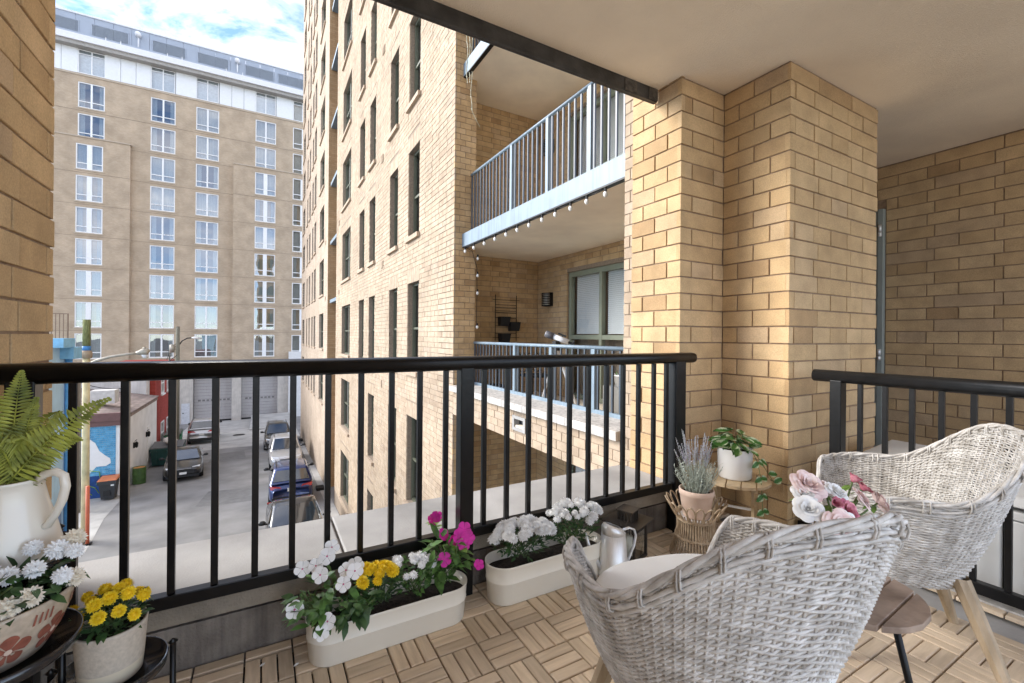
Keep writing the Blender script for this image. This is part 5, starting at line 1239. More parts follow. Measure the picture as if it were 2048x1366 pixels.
def vinca_mesh(m, r=0.024):
    b = MB()
    for i in range(5):
        a = 2 * PI * i / 5; vs = [(0, 0, 0)]
        for k in range(7):
            t = -1 + 2 * k / 6; rr = r * (1 - 0.16 * abs(t) ** 2.5); an = a + t * 0.60; vs.append((rr * math.cos(an), rr * math.sin(an), 0.003 - 0.002 * t * t + 0.001 * (i % 2)))
        b.add(vs, [(0, k, k + 1) for k in range(1, 7)])
    return b.mesh('flower', m)
MUMW = mum_mesh('flower', M_PETW, 0.022, 7, 15, 1); MUMWS = mum_mesh('flower', M_PETW, 0.016, 6, 12, 2); MUMY = mum_mesh('flower', M_PETY, 0.018, 7, 14, 3)
MUMYB = mum_mesh('flower', M_PETY, 0.02, 7, 15, 7); MUMC = mum_mesh('flower', M_PETC, 0.023, 6, 15, 4)
VW = vinca_mesh(M_PETW); VM = vinca_mesh(M_PETM, 0.027)
ey = MB(); ey.lathe([(0.0, 0.0045), (0.0022, 0.004), (0.0028, 0.0025)], n=6); EYE = ey.mesh('flower_eye', mat('pink_flower_eye', (0.55, 0.12, 0.25), 0.7))
def put(me, root, p, s=1.0, tilt=None):
    o = link('flower', me, root, Vector(p) - Vector(base_of(root))); d = Vector(tilt or (rnd.uniform(-.4, .4), -.35 + rnd.uniform(-.3, .3), 1)).normalized()
    o.rotation_euler = d.to_track_quat('Z', 'Y').to_euler(); o.rotation_euler.rotate_axis('Z', rnd.uniform(0, 6)); o.scale = (s, s, s); return o
def foliage(root, cen, rad, n, ln, wd, m, name='foliage', droop=0.35, up=0.6, seed=1, stems=10):
    g = random.Random(seed); b = MB()
    for i in range(n):
        while True:
            q = Vector((g.uniform(-1, 1), g.uniform(-1, 1), g.uniform(-1, 1)))
            if 0.15 < q.length < 1: break
        p = Vector(cen) + Vector((q.x * rad[0], q.y * rad[1], q.z * rad[2])); d = Vector((q.x + g.uniform(-.5, .5), q.y + g.uniform(-.5, .5), up + g.uniform(-.6, .5)))
        b.leaf(p, d, (g.uniform(-.4, .4), g.uniform(-.4, .4), 1), ln * g.uniform(.6, 1.2), wd * g.uniform(.7, 1.2), droop, 0.2, 3)
    o = stuff(b.build(name, m, root, True))
    s = MB()
    for i in range(stems):
        a = g.uniform(0, 6.28); e = Vector(cen) + Vector((math.cos(a) * rad[0] * .7, math.sin(a) * rad[1] * .7, rad[2] * g.uniform(0, .9))); s.tube([(cen[0] + g.uniform(-.3, .3) * rad[0], cen[1] + g.uniform(-.3, .3) * rad[1], cen[2] - rad[2]), e], 0.0022, 5)
    stuff(s.build('stems', M_STEM, root)); return o

# ---- two long white planters
def planter(label, x0, x1, y0, y1, z1):
    t = thing('flower_planter', label, 'planter', ((x0 + x1) / 2, (y0 + y1) / 2, FL), group='long white planters under the railing')
    r = (y1 - y0) / 2; cx0, cx1, cy = x0 + r, x1 - r, (y0 + y1) / 2; n = 16
    def ring(s, z):
        rr = r * s; v = []
        for k in range(n + 1): a = R(-90 + 180 * k / n); v.append((cx1 + (rr * math.cos(a)), cy + rr * math.sin(a), z))
        for k in range(n + 1): a = R(90 + 180 * k / n); v.append((cx0 + (rr * math.cos(a)), cy + rr * math.sin(a), z))
        return v
    H_ = z1 - FL; pr = [(0.0, 0), (0.80, 0), (0.86, 0.006), (0.925, 0.545 * H_), (0.955, 0.565 * H_), (0.957, 0.585 * H_), (0.935, 0.605 * H_), (0.985, H_ - 0.008), (1.0, H_ - 0.006), (1.0, H_), (0.965, H_), (0.90, H_ * 0.55)]
    b = MB(); vs = []; m = 2 * n + 2
    for s, z in pr: vs += ring(max(s, .001), FL + z)
    b.add(vs, [(i * m + k, i * m + (k + 1) % m, (i + 1) * m + (k + 1) % m, (i + 1) * m + k) for i in range(len(pr) - 1) for k in range(m)]); b.build('trough', M_ENAM, t, True)
    b = MB(); vs = ring(0.93, z1 - 0.045); b.add(vs + [((x0 + x1) / 2, cy, z1 - 0.02)], [(k, (k + 1) % m, m) for k in range(m)]); b.build('soil', M_SOIL, t); return t
p1 = planter('long white planter with white vinca, yellow mums and magenta flowers', 0.135, 0.735, 1.59, 1.76, -0.985)
foliage(p1, (0.21, 1.665, -0.93), (0.13, 0.10, 0.075), 120, 0.055, 0.026, M_LEAF, seed=3, up=0.2)
foliage(p1, (0.30, 1.63, -0.945), (0.09, 0.08, 0.045), 60, 0.05, 0.026, M_LEAFD, seed=4, up=0.1, stems=4)
foliage(p1, (0.395, 1.68, -0.94), (0.07, 0.07, 0.055), 150, 0.028, 0.012, M_LEAFD, seed=5)
foliage(p1, (0.515, 1.68, -0.935), (0.085, 0.075, 0.06), 190, 0.028, 0.012, M_LEAF, seed=6)
foliage(p1, (0.645, 1.68, -0.90), (0.09, 0.08, 0.09), 90, 0.06, 0.03, M_LEAF, seed=7, up=0.3)
foliage(p1, (0.695, 1.68, -0.885), (0.06, 0.05, 0.07), 26, 0.05, 0.024, M_LEAFB, seed=8, up=0.4, stems=4)
for x, y, z in ((0.125, 1.66, -0.80), (0.165, 1.64, -0.79), (0.205, 1.68, -0.785), (0.175, 1.60, -0.805), (0.26, 1.63, -0.825), (0.285, 1.60, -0.82), (0.245, 1.58, -0.845), (0.195, 1.57, -0.95), (0.175, 1.56, -0.975), (0.10, 1.63, -0.915), (0.30, 1.665, -0.835), (0.225, 1.72, -0.775)):
    o = put(VW, p1, (x, y, z), rnd.uniform(1.0, 1.3), (rnd.uniform(-.5, .2), -1.0, rnd.uniform(.3, .9))); link('flower_eye', EYE, o)
g_ = random.Random(5)
for i in range(22):
    a = g_.uniform(0, 6.28); r_ = 0.062 * math.sqrt(g_.random()); put(MUMY, p1, (0.36 + r_ * 1.25 * math.cos(a), 1.645 + r_ * math.sin(a), -0.868 + 0.03 * (1 - (r_ / 0.062) ** 2) - 0.008), g_.uniform(1.0, 1.3))
for i in range(19):
    a = g_.uniform(0, 6.28); r_ = 0.085 * math.sqrt(g_.random()); put(MUMWS, p1, (0.50 + r_ * 1.1 * math.cos(a), 1.665 + r_ * 0.9 * math.sin(a), -0.885 + 0.03 * (1 - (r_ / 0.085) ** 2)), g_.uniform(.85, 1.25))
for x, y, z, s_ in ((0.70, 1.66, -0.815, 1.2), (0.725, 1.67, -0.795, 1.2), (0.715, 1.65, -0.84, 1.1), (0.685, 1.68, -0.84, 1.0), (0.74, 1.655, -0.825, 1.0), (0.625, 1.63, -0.875, 1.05), (0.76, 1.60, -0.915, 0.8), (0.655, 1.72, -0.82, 1.0)):
    put(VM, p1, (x, y, z), s_, (rnd.uniform(-.4, .4), -0.9, rnd.uniform(.2, .9)))
# sprig pushed through the railing on to the ledge
s = MB(); s.tube([(0.68, 1.70, -0.86), (0.70, 1.80, -0.835), (0.69, 1.90, -0.87), (0.69, 1.93, -0.84)], 0.0025, 5); stuff(s.build('stems', M_STEM, p1))
b = MB()
for i in range(7):
    a = i * 0.9; b.leaf((0.69, 1.92, -0.875 + 0.006 * i), (math.cos(a), math.sin(a), .3), (0, 0, 1), 0.045, 0.02)
stuff(b.build('foliage', M_LEAFB, p1, True))
for x, y, z in ((0.675, 1.915, -0.835), (0.70, 1.92, -0.828), (0.685, 1.90, -0.82)): put(VM, p1, (x, y, z), 1.0, (rnd.uniform(-.4, .4), -0.9, rnd.uniform(.2, .9)))
p2 = planter('long white planter full of white mums beside the railing post', 0.835, 1.44, 1.595, 1.765, -0.965)
foliage(p2, (1.01, 1.68, -0.91), (0.13, 0.085, 0.065), 260, 0.032, 0.014, M_LEAFD, seed=9)
foliage(p2, (1.29, 1.68, -0.90), (0.14, 0.085, 0.08), 300, 0.032, 0.014, M_LEAFD, seed=10)
for i in range(40):
    a = g_.uniform(0, 6.28); r_ = 0.14 * math.sqrt(g_.random()); q = r_ / 0.14; put(MUMW, p2, (1.01 + r_ * math.cos(a), 1.67 + r_ * 0.62 * math.sin(a), -0.885 + 0.065 * (1 - q * q) ** .5), g_.uniform(.95, 1.4))
for i in range(46):
    a = g_.uniform(0, 6.28); r_ = 0.155 * math.sqrt(g_.random()); q = r_ / 0.155; put(MUMWS if i % 2 else MUMW, p2, (1.29 + r_ * math.cos(a), 1.68 + r_ * 0.6 * math.sin(a), -0.875 + 0.085 * (1 - q * q) ** .5), g_.uniform(.95, 1.3))
for x, y, lb in ((0.0, 1.715, 'white petal fallen on the deck close to the parapet foot'), (0.10, 1.66, 'white petal fallen on a slat joint left of the flower planter'), (-0.10, 1.66, 'white petal fallen on the deck at the far left by the plant stand')):
    o = MB().leaf((x, y, FL + 0.006), (1, .3, 0.05), (0, 0, 1), 0.018, 0.012, -0.2).build('fallen_petal', M_PETW); tag(o, lb, 'petal', 'fallen petals'); rebase(o, (x, y, FL))

# ================================================================== PLANT STAND AT THE LEFT
ps = thing('plant_stand', 'black metal plant stand with three round trays at the left', 'plant stand', (-0.45, 1.38, FL))
M_TRAY = mat('glossy_black_tray', (0.012, 0.013, 0.016), 0.22, coat=0.4)
TR = [(-0.495, 1.43, -0.535, 0.125), (-0.482, 1.30, -0.672, 0.142), (-0.316, 1.42, -0.845, 0.112)]
for x, y, z, r_ in TR:
    MB().lathe([(0.0, 0.0), (r_ - 0.012, 0.0), (r_ - 0.004, 0.006), (r_, 0.028), (r_ - 0.004, 0.028), (r_ - 0.012, 0.010), (0.0, 0.004)], (x, y, z), 40).build('tray', M_TRAY, ps, True)
for (x, y, z, r_), angs in zip(TR, ((120, 200, 70), (170, 100, 60), (12, 120, 165))):
    for a in angs:
        px, py = x + (r_ + 0.008) * math.cos(R(a)), y + (r_ + 0.008) * math.sin(R(a)); b = MB(); b.tube([(px, py, FL), (px, py, z + 0.03)], 0.007, 8); b.build('leg', M_BLACK, ps, True)
        MB().lathe([(0.0, -0.01), (0.011, 0.0), (0.0, 0.01)], (px, py, z + 0.036), 10).build('knob', M_BLACK, ps, True)
# pitcher with fern
pt = thing('enamel_pitcher', 'cream enamel pitcher holding a green fern at the left edge', 'pitcher', (-0.495, 1.43, -0.531))
PX, PY, PZ = -0.495, 1.43, -0.531
MB().lathe([(0, 0), (0.085, 0), (0.09, 0.008), (0.088, 0.03), (0.075, 0.09), (0.062, 0.14), (0.055, 0.175), (0.056, 0.19), (0.062, 0.198), (0.058, 0.199), (0.05, 0.185), (0.05, 0.15), (0.0, 0.15)], (PX, PY, PZ), 40).build('jug', M_ENAM, pt, True)
hp = [(0.055, 0, 0.190), (0.075, 0, 0.208), (0.10, 0, 0.214), (0.118, 0, 0.205), (0.122, 0, 0.180), (0.115, 0, 0.150), (0.10, 0, 0.118), (0.083, 0, 0.092), (0.072, 0, 0.088)]
ca, sa = math.cos(R(-28)), math.sin(R(-28))
MB().tube([(PX + x * ca, PY + x * sa, PZ + z) for x, y, z in hp], [0.007, 0.009, 0.009, 0.009, 0.009, 0.009, 0.008, 0.008, 0.006], 10).build('handle', M_ENAM, pt, True)
fe = thing('fern', 'green fern fronds rising out of the cream pitcher', 'fern', (PX, PY, PZ + 0.15))
def frond(a, b, w_, sag, seed, twist=0.0):
    g = random.Random(seed); A, B = Vector(a), Vector(b); mb = MB(); n = 34; pts = []
    for i in range(n + 1):
        t = i / n; pts.append(A.lerp(B, t) + Vector((0, 0, sag * 4 * t * (1 - t))))
    mb.tube(pts, [0.0022 * (1 - 0.8 * i / n) for i in range(n + 1)], 5)
    side = (B - A).cross(Vector((0, 0, 1)));
    if side.length < 0.03: side = Vector((_c, -_s, 0))
    view = Vector((0.35, -1.0, 0.5)); side = (B - A).cross(view).normalized()
    for i in range(4, n):
        t = i / n; ln = w_ * (math.sin(PI * min(1, t * 0.75 + 0.22)) ** 0.9) * (1.0 - t * 0.55); d = (pts[min(i + 1, n)] - pts[i - 1]).normalized()
        for s_ in (-1, 1):
            dr = (side * s_ + d * 0.45 + Vector((g.uniform(-.12, .12), g.uniform(-.12, .12), -0.1))).normalized()
            mb.leaf(pts[i], dr, view, max(ln, 0.006) * g.uniform(.88, 1.08), (B - A).length / n * 0.85, 0.22 * g.uniform(.3, 1.4), 0.25, 3)
    return mb.build('frond', M_FERN, fe)
TOP = (PX, PY, PZ + 0.17)
for i, (tip, w_, sg) in enumerate((((-0.470, 1.405, -0.085), 0.055, 0.03), ((-0.440, 1.39, -0.145), 0.04, 0.02), ((-0.300, 1.335, -0.150), 0.055, 0.03), ((-0.355, 1.36, -0.245), 0.05, 0.04), ((-0.52, 1.43, -0.14), 0.06, 0.02),
                                  ((-0.42, 1.36, -0.27), 0.055, 0.06), ((-0.57, 1.38, -0.20), 0.06, 0.05), ((-0.50, 1.30, -0.27), 0.055, 0.07), ((-0.58, 1.50, -0.16), 0.06, 0.03), ((-0.44, 1.53, -0.2), 0.05, 0.04), ((-0.545, 1.33, -0.28), 0.05, 0.07), ((-0.47, 1.36, -0.24), 0.05, 0.05))):
    frond((TOP[0] + rnd.uniform(-.02, .02), TOP[1] + rnd.uniform(-.02, .02), TOP[2] - 0.01), tip, w_, sg, i)
# patterned bowl with white mums
BX, BY, BZ = -0.482, 1.30, -0.666
bw = thing('patterned_bowl', 'cream ceramic bowl with brown flower pattern and cream mums', 'flower pot', (BX, BY, BZ))
prof = [(0, 0), (0.075, 0), (0.085, 0.006), (0.108, 0.045), (0.123, 0.085), (0.128, 0.112), (0.131, 0.122), (0.127, 0.124), (0.121, 0.112), (0.112, 0.08), (0.0, 0.08)]
M_BOWL = mat('cream_speckled_glaze', (0.46, 0.38, 0.29), 0.45, var=0.2, vs=60)
MB().lathe(prof, (BX, BY, BZ), 48).build('bowl', M_BOWL, bw, True)
M_PAT = mat('red_brown_pattern', (0.26, 0.085, 0.055), 0.6, var=0.25, vs=50); M_PATC = mat('pattern_dot', (0.66, 0.50, 0.40), 0.6)
def on_bowl(a, z, r_=0.0):
    for i in range(len(prof) - 4):
        (r0, z0), (r1, z1) = prof[i], prof[i + 1]
        if z0 <= z <= z1 and z1 > z0:
            r = r0 + (r1 - r0) * (z - z0) / (z1 - z0) + 0.0012 + r_; return (BX + r * math.cos(a), BY + r * math.sin(a), BZ + z)
    return (BX + 0.13 * math.cos(a), BY + 0.13 * math.sin(a), BZ + z)
for c0 in range(-170, 30, 38):
    b = MB(); d_ = MB()
    for k in range(5):
        an = 2 * PI * k / 5 + 0.3; vs = [on_bowl(R(c0), 0.052)]
        for q in range(9):
            aa = an - 0.55 + 1.1 * q / 8; rr = 0.034 * (0.75 + 0.25 * math.sin(PI * q / 8)); vs.append(on_bowl(R(c0) + rr * math.cos(aa) / 0.115, 0.052 + rr * math.sin(aa)))
        b.add(vs, [(0, q, q + 1) for q in range(1, 9)])
    d_.add([on_bowl(R(c0) + 0.006 * math.cos(q) / 0.115, 0.052 + 0.006 * math.sin(q), 0.0006) for q in [2 * PI * m / 10 for m in range(10)]], [tuple(range(10))])
    pf_ = b.build('painted_flower', M_PAT, bw); d_.build('painted_dot', M_PATC, pf_)
    for k in range(4):
        b = MB(); a0 = R(c0 + 14 + k * 4.5); b.add([on_bowl(a0, 0.086), on_bowl(a0 + 0.035, 0.086), on_bowl(a0 + 0.055, 0.106), on_bowl(a0 + 0.03, 0.108)], [(0, 1, 2, 3)]); b.build('painted_stroke', M_PAT, bw)

MB().disc((BX, BY, BZ + 0.095), 0.115, 30).build('soil', M_SOIL, bw)
foliage(bw, (BX, BY, BZ + 0.135), (0.125, 0.12, 0.05), 330, 0.034, 0.018, M_LEAFD, seed=21, up=0.3)
for x, y, z, m_ in ((-0.02, -0.10, .165, MUMC), (0.06, -0.09, .15, MUMC), (-0.075, -0.08, .16, MUMW), (0.035, -0.02, .185, MUMW), (0.075, -0.02, .19, MUMW), (0.095, 0.03, .205, MUMW), (0.125, 0.02, .20, MUMW), (0.12, -0.03, .17, MUMW), (0.13, 0.0, .15, MUMC), (0.0, 0.01, .19, MUMW), (-0.03, -0.04, .18, MUMW), (0.05, 0.05, .21, MUMW), (0.115, 0.055, .215, MUMC), (-0.10, -0.02, .18, MUMW), (0.085, -0.07, .155, MUMC), (-0.05, 0.05, .2, MUMW)):
    put(m_, bw, (BX + x, BY + y, BZ + z - 0.015), rnd.uniform(.75, 1.0), (x * 4 + .2, -0.8, .9))
# small pot with yellow mums
YX, YY, YZ = -0.316, 1.42, -0.838
yp = thing('flower_pot', 'small grey stoneware pot of yellow mums on the lowest tray', 'flower pot', (YX, YY, YZ))
MB().lathe([(0, 0), (0.055, 0), (0.060, 0.006), (0.063, 0.038)], (YX, YY, YZ), 40).build('pot_base', mat('cream_pot_glaze', (0.66, 0.58, 0.44), 0.35, coat=0.3), yp, True)
MB().lathe([(0.063, 0.038), (0.069, 0.12), (0.0705, 0.128), (0.0665, 0.129), (0.064, 0.12), (0.060, 0.09), (0.0, 0.09)], (YX, YY, YZ), 40).build('pot', M_STONEW, yp, True)
MB().disc((YX, YY, YZ + 0.108), 0.063, 28).build('soil', M_SOIL, yp)
foliage(yp, (YX, YY, YZ + 0.148), (0.066, 0.066, 0.042), 240, 0.026, 0.012, M_LEAFD, seed=31, up=0.4)
for i in range(19):
    a = 2.4 * i; r_ = 0.076 * math.sqrt((i + .5) / 19); q = r_ / 0.076; put(MUMYB, yp, (YX + r_ * math.cos(a), YY + r_ * math.sin(a), YZ + 0.165 + 0.045 * (1 - q * q) + 0.008 * math.sin(i * 3)), rnd.uniform(.66, .86), (math.cos(a) * q, math.sin(a) * q - .3, .9))

# ================================================================== CORNER GROUP
# rattan basket, terracotta pot, lavender
KX, KY = 1.97, 1.53
bs = thing('rattan_basket', 'natural rattan basket stand with looped rim beside the corner post', 'basket', (KX, KY, FL))
pf = [(0.125, 0.0), (0.105, 0.07), (0.09, 0.14), (0.09, 0.19), (0.105, 0.22)]
b = MB()
for i in range(46):
    a = 2 * PI * i / 46; b.tube([(KX + r_ * math.cos(a), KY + r_ * math.sin(a), FL + z) for r_, z in pf], 0.0038, 5, False)
stuff(b.build('stakes', M_RATTAN, bs, True))
for z, r_ in ((0.012, 0.124), (0.10, 0.099), (0.105, 0.0985), (0.19, 0.092), (0.197, 0.094)):
    MB().tube([(KX + r_ * math.cos(2 * PI * k / 40), KY + r_ * math.sin(2 * PI * k / 40), FL + z + 0.003 * math.sin(k * 2.1)) for k in range(41)], 0.0042, 5, False).build('hoop', M_RATTAN, bs, True)
for i in range(19):
    a = 2 * PI * i / 19; b = MB(); pts = []
    for k in range(9):
        t = PI * k / 8; aa = a + 0.19 * math.cos(t); rr = 0.10 + 0.05 * math.sin(t); pts.append((KX + rr * math.cos(aa), KY + rr * math.sin(aa), FL + 0.205 + 0.085 * math.sin(t)))
    b.tube(pts, 0.004, 5, False); b.build('loop', M_RATTAN, bs, True)
tp = thing('terracotta_pot', 'pale pink terracotta pot of lavender set in the rattan basket', 'flower pot', (KX + 0.005, KY, FL + 0.20))
z = FL + 0.20
MB().disc((KX, KY, z + 0.0), 0.088, 24).build('saucer', M_WHITEC, tp)
MB().lathe([(0, 0.002), (0.062, 0.002), (0.066, 0.008), (0.082, 0.115), (0.086, 0.118), (0.086, 0.142), (0.083, 0.145), (0.077, 0.142), (0.074, 0.11), (0.0, 0.11)], (KX + 0.005, KY, z), 40).build('pot', M_TERRA, tp, True)
MB().disc((KX + 0.005, KY, z + 0.12), 0.076, 24).build('soil', M_SOIL, tp)
g_ = random.Random(77); b = MB(); s = MB(); f_ = MB(); cx, cy, cz = KX + 0.005, KY, z + 0.12
for i in range(150):
    a = g_.uniform(0, 6.28); sp = g_.random() ** .6; h = g_.uniform(0.06, 0.17); p0 = Vector((cx + 0.05 * sp * math.cos(a), cy + 0.05 * sp * math.sin(a), cz)); p1_ = p0 + Vector((0.07 * sp * math.cos(a), 0.07 * sp * math.sin(a), h)); s.tube([p0, p1_], 0.0012, 4, False)
    for k in range(9):
        t = 0.15 + 0.85 * k / 8; p = p0.lerp(p1_, t); aa = g_.uniform(0, 6.28); b.leaf(p, (math.cos(aa), math.sin(aa), 0.9), (math.cos(aa), math.sin(aa), -.6), 0.022, 0.0042, -0.2, 0.1, 2)
for i in range(44):
    a = g_.uniform(0, 6.28); sp = g_.random() ** .5; h = g_.uniform(0.20, 0.32); p0 = Vector((cx + 0.03 * sp * math.cos(a), cy + 0.03 * sp * math.sin(a), cz + .05)); lean = 0.075 * sp; p1_ = p0 + Vector((lean * math.cos(a) - 0.02, lean * math.sin(a), h - .05)); m_ = p0.lerp(p1_, .55) - Vector((0.1 * lean, 0, 0)); s.tube([p0, m_, p1_], 0.0013, 4, False)
    for k in range(30):
        t = k / 29; p = m_.lerp(p1_, 0.12 + t * 0.88); aa = g_.uniform(0, 6.28); r_ = 0.0075 * (1 - 0.6 * t); f_.leaf(p, (math.cos(aa), math.sin(aa), 0.7), (0, 0, 1), r_ * 1.6, 0.006, 0.0, 0.3, 2)
stuff(b.build('foliage', M_LAVG, tp)); stuff(s.build('stems', M_LAVG, tp)); stuff(f_.build('flower_spikes', M_LAVP, tp))
# white pot with trailing variegated plant
WX, WY, WZ = 2.37, 1.58, -0.798
wp = thing('trailing_plant', 'white pot with a trailing variegated ivy on the pale stool', 'pot plant', (WX, WY, WZ))
MB().lathe([(0, 0), (0.082, 0), (0.088, 0.008), (0.093, 0.16), (0.092, 0.168), (0.087, 0.168), (0.086, 0.13), (0, 0.13)], (WX, WY, WZ), 40).build('pot', M_WHITEC, wp, True)
MB().disc((WX, WY, WZ + 0.145), 0.087, 24).build('soil', M_SOIL, wp)
M_VAR = bpy.data.materials.new('variegated_leaf'); M_VAR.use_nodes = True
nt = M_VAR.node_tree; N = nt.nodes; tc = N.new('ShaderNodeTexCoord'); sx_ = N.new('ShaderNodeSeparateXYZ'); nt.links.new(tc.outputs['Object'], sx_.inputs[0]); ab = N.new('ShaderNodeMath'); ab.operation = 'ABSOLUTE'; nt.links.new(sx_.outputs[0], ab.inputs[0])
no = N.new('ShaderNodeTexNoise'); no.inputs['Scale'].default_value = 70; nt.links.new(tc.outputs['Object'], no.inputs['Vector']); am = N.new('ShaderNodeMath'); am.operation = 'MULTIPLY_ADD'; nt.links.new(no.outputs['Fac'], am.inputs[0]); am.inputs[1].default_value = 0.014; nt.links.new(ab.outputs[0], am.inputs[2])
cr = N.new('ShaderNodeValToRGB'); mr_ = N.new('ShaderNodeMapRange'); mr_.inputs[1].default_value = 0.012; mr_.inputs[2].default_value = 0.028; nt.links.new(am.outputs[0], mr_.inputs[0]); nt.links.new(mr_.outputs[0], cr.inputs[0])
cr.color_ramp.elements[0].color = (0.05, 0.17, 0.025, 1); cr.color_ramp.elements[1].color = (0.55, 0.62, 0.40, 1); cr.color_ramp.elements[0].position = 0.3; cr.color_ramp.elements[1].position = 0.75
nt.links.new(cr.outputs[0], N['Principled BSDF'].inputs['Base Color']); N['Principled BSDF'].inputs['Roughness'].default_value = 0.4
lf = MB(); n = 6; vs = []; 
for i in range(n + 1):
    t = i / n; wv = 0.024 * (math.sin(PI * min(1, t ** 0.8 * 0.97 + 0.02)) ** 0.85 if i < n else 0.02)
    for q in (-1, -.5, 0, .5, 1): vs.append((wv * q, 0.075 * t, 0.006 * q * q - 0.022 * t * t))
lf.add(vs, [(i * 5 + k, i * 5 + k + 1, (i + 1) * 5 + k + 1, (i + 1) * 5 + k) for i in range(n) for k in range(4)]); VLEAF = lf.mesh('leaf', M_VAR, True)
def vleaf(p, d, s_, nrm=(0, -.5, 1)):
    o = link('leaf', VLEAF, wp, Vector(p) - Vector(base_of(wp))); y = Vector(d).normalized(); zz = Vector(nrm); x = y.cross(zz).normalized(); zz = x.cross(y)
    o.rotation_euler = Matrix((x, y, zz)).transposed().to_euler(); o.scale = (s_, s_, s_)
g_ = random.Random(12)
for i in range(46):
    a = g_.uniform(0, 6.28); r_ = g_.uniform(0.01, 0.085); z = WZ + 0.165 + g_.uniform(0, .13) * (1.1 - r_ / 0.1); vleaf((WX + r_ * math.cos(a), WY + r_ * math.sin(a), z), (math.cos(a), math.sin(a), g_.uniform(-.35, .35)), g_.uniform(.75, 1.35), (g_.uniform(-.4, .2), -.6, 1))
b = MB()
for i in range(14):
    a = g_.uniform(0, 6.28); b.tube([(WX, WY, WZ + .14), (WX + .04 * math.cos(a), WY + .04 * math.sin(a), WZ + .25), (WX + .08 * math.cos(a), WY + .08 * math.sin(a), WZ + .24)], 0.002, 5, False)
vine = [(2.40, 1.50, WZ + .17), (2.385, 1.455, WZ + .11), (2.375, 1.43, WZ + .03), (2.37, 1.42, WZ - .06), (2.36, 1.41, WZ - .14), (2.375, 1.40, WZ - .22), (2.36, 1.395, WZ - .30)]
vine2 = [(2.44, 1.53, WZ + .17), (2.48, 1.50, WZ + .10), (2.53, 1.48, WZ + .02), (2.56, 1.465, WZ - .03)]
b.tube(vine, 0.0018, 5, False); b.tube(vine2, 0.0018, 5, False); stuff(b.build('stems', M_STEM, wp))
for i, p in enumerate(vine[1:]):
    for s_ in (-1, 1): vleaf(p, (s_ * 0.9, -.2, -.25 + .2 * (i % 2)), 0.75, (0, -1, .6))
for i, p in enumerate(vine2[1:]): vleaf(p, (0.6, -.3, -.3 + .3 * i % 2), 0.8, (0, -1, .6))
# lantern
LX, LY = 1.65, 1.69
ln_ = thing('lantern', 'dark metal candle lantern on the deck behind the watering can', 'lantern', (LX, LY, FL)); an = R(20)
M_LAN = mat('bronze_metal', (0.045, 0.038, 0.033), 0.4, metal=0.4, var=0.2)
def rot(x, y): return (LX + x * math.cos(an) - y * math.sin(an), LY + x * math.sin(an) + y * math.cos(an))
def rbox(mb, x0, y0, z0, x1, y1, z1):
    c = [rot(x0, y0), rot(x1, y0), rot(x1, y1), rot(x0, y1)]; mb.add([(p[0], p[1], FL + z0) for p in c] + [(p[0], p[1], FL + z1) for p in c], [(0, 3, 2, 1), (4, 5, 6, 7), (0, 1, 5, 4), (1, 2, 6, 5), (2, 3, 7, 6), (3, 0, 4, 7)]); return mb
rbox(MB(), -.075, -.075, 0, .075, .075, .012).build('base', M_LAN, ln_)
for x in (-.068, .068):
    for y in (-.068, .068): rbox(MB(), x - .006, y - .006, .0125, x + .006, y + .006, .185).build('post', M_LAN, ln_)
b = MB()
for k in range(4):
    for i in range(9):
        q = -.056 + .014 * i; w_ = (.002); x, y = ((q, -.068), (q, .068), (-.068, q), (.068, q))[k]; rbox(b, x - w_, y - w_, .145, x + w_, y + w_, .184)
b.build('grille', M_LAN, ln_)
b = MB(); 
for k in range(4):
    x0, y0, x1, y1 = ((-.06, -.068, .06, -.068), (-.06, .068, .06, .068), (-.068, -.06, -.068, .06), (.068, -.06, .068, .06))[k]; p, q = rot(x0, y0), rot(x1, y1); b.quad((*p, FL + .013), (*q, FL + .013), (*q, FL + .145), (*p, FL + .145))
b.build('glass', M_GLASS, ln_)
rbox(MB(), -.1, -.1, .186, .1, .1, .192).build('cap', M_LAN, ln_)
b = MB()
for i in range(5):
    for s_ in (-.037, .037):
        q = -.036 + .018 * i; rbox(b, q - .003, s_ - .003, .1925, q + .003, s_ + .003, .238); rbox(b, s_ - .0031, q - .0031, .1925, s_ + .0031, q + .0031, .2375)
b.build('vent', M_LAN, ln_); rbox(MB(), -.046, -.046, .2385, .046, .046, .245).build('vent_cap', M_LAN, ln_)
MB().tube([(LX - .045, LY - .05, FL + .21), (LX - .085, LY - .075, FL + .205), (LX - .1, LY - .06, FL + .196), (LX - .08, LY - .03, FL + .2)], 0.003, 6).build('handle', M_LAN, ln_)
MB().lathe([(0, 0), (.032, 0), (.032, .09), (.005, .092), (0, .092)], (LX, LY, FL + .0125), 18).build('candle', mat('ivory_wax', (0.75, 0.70, 0.58), 0.5), ln_, True)
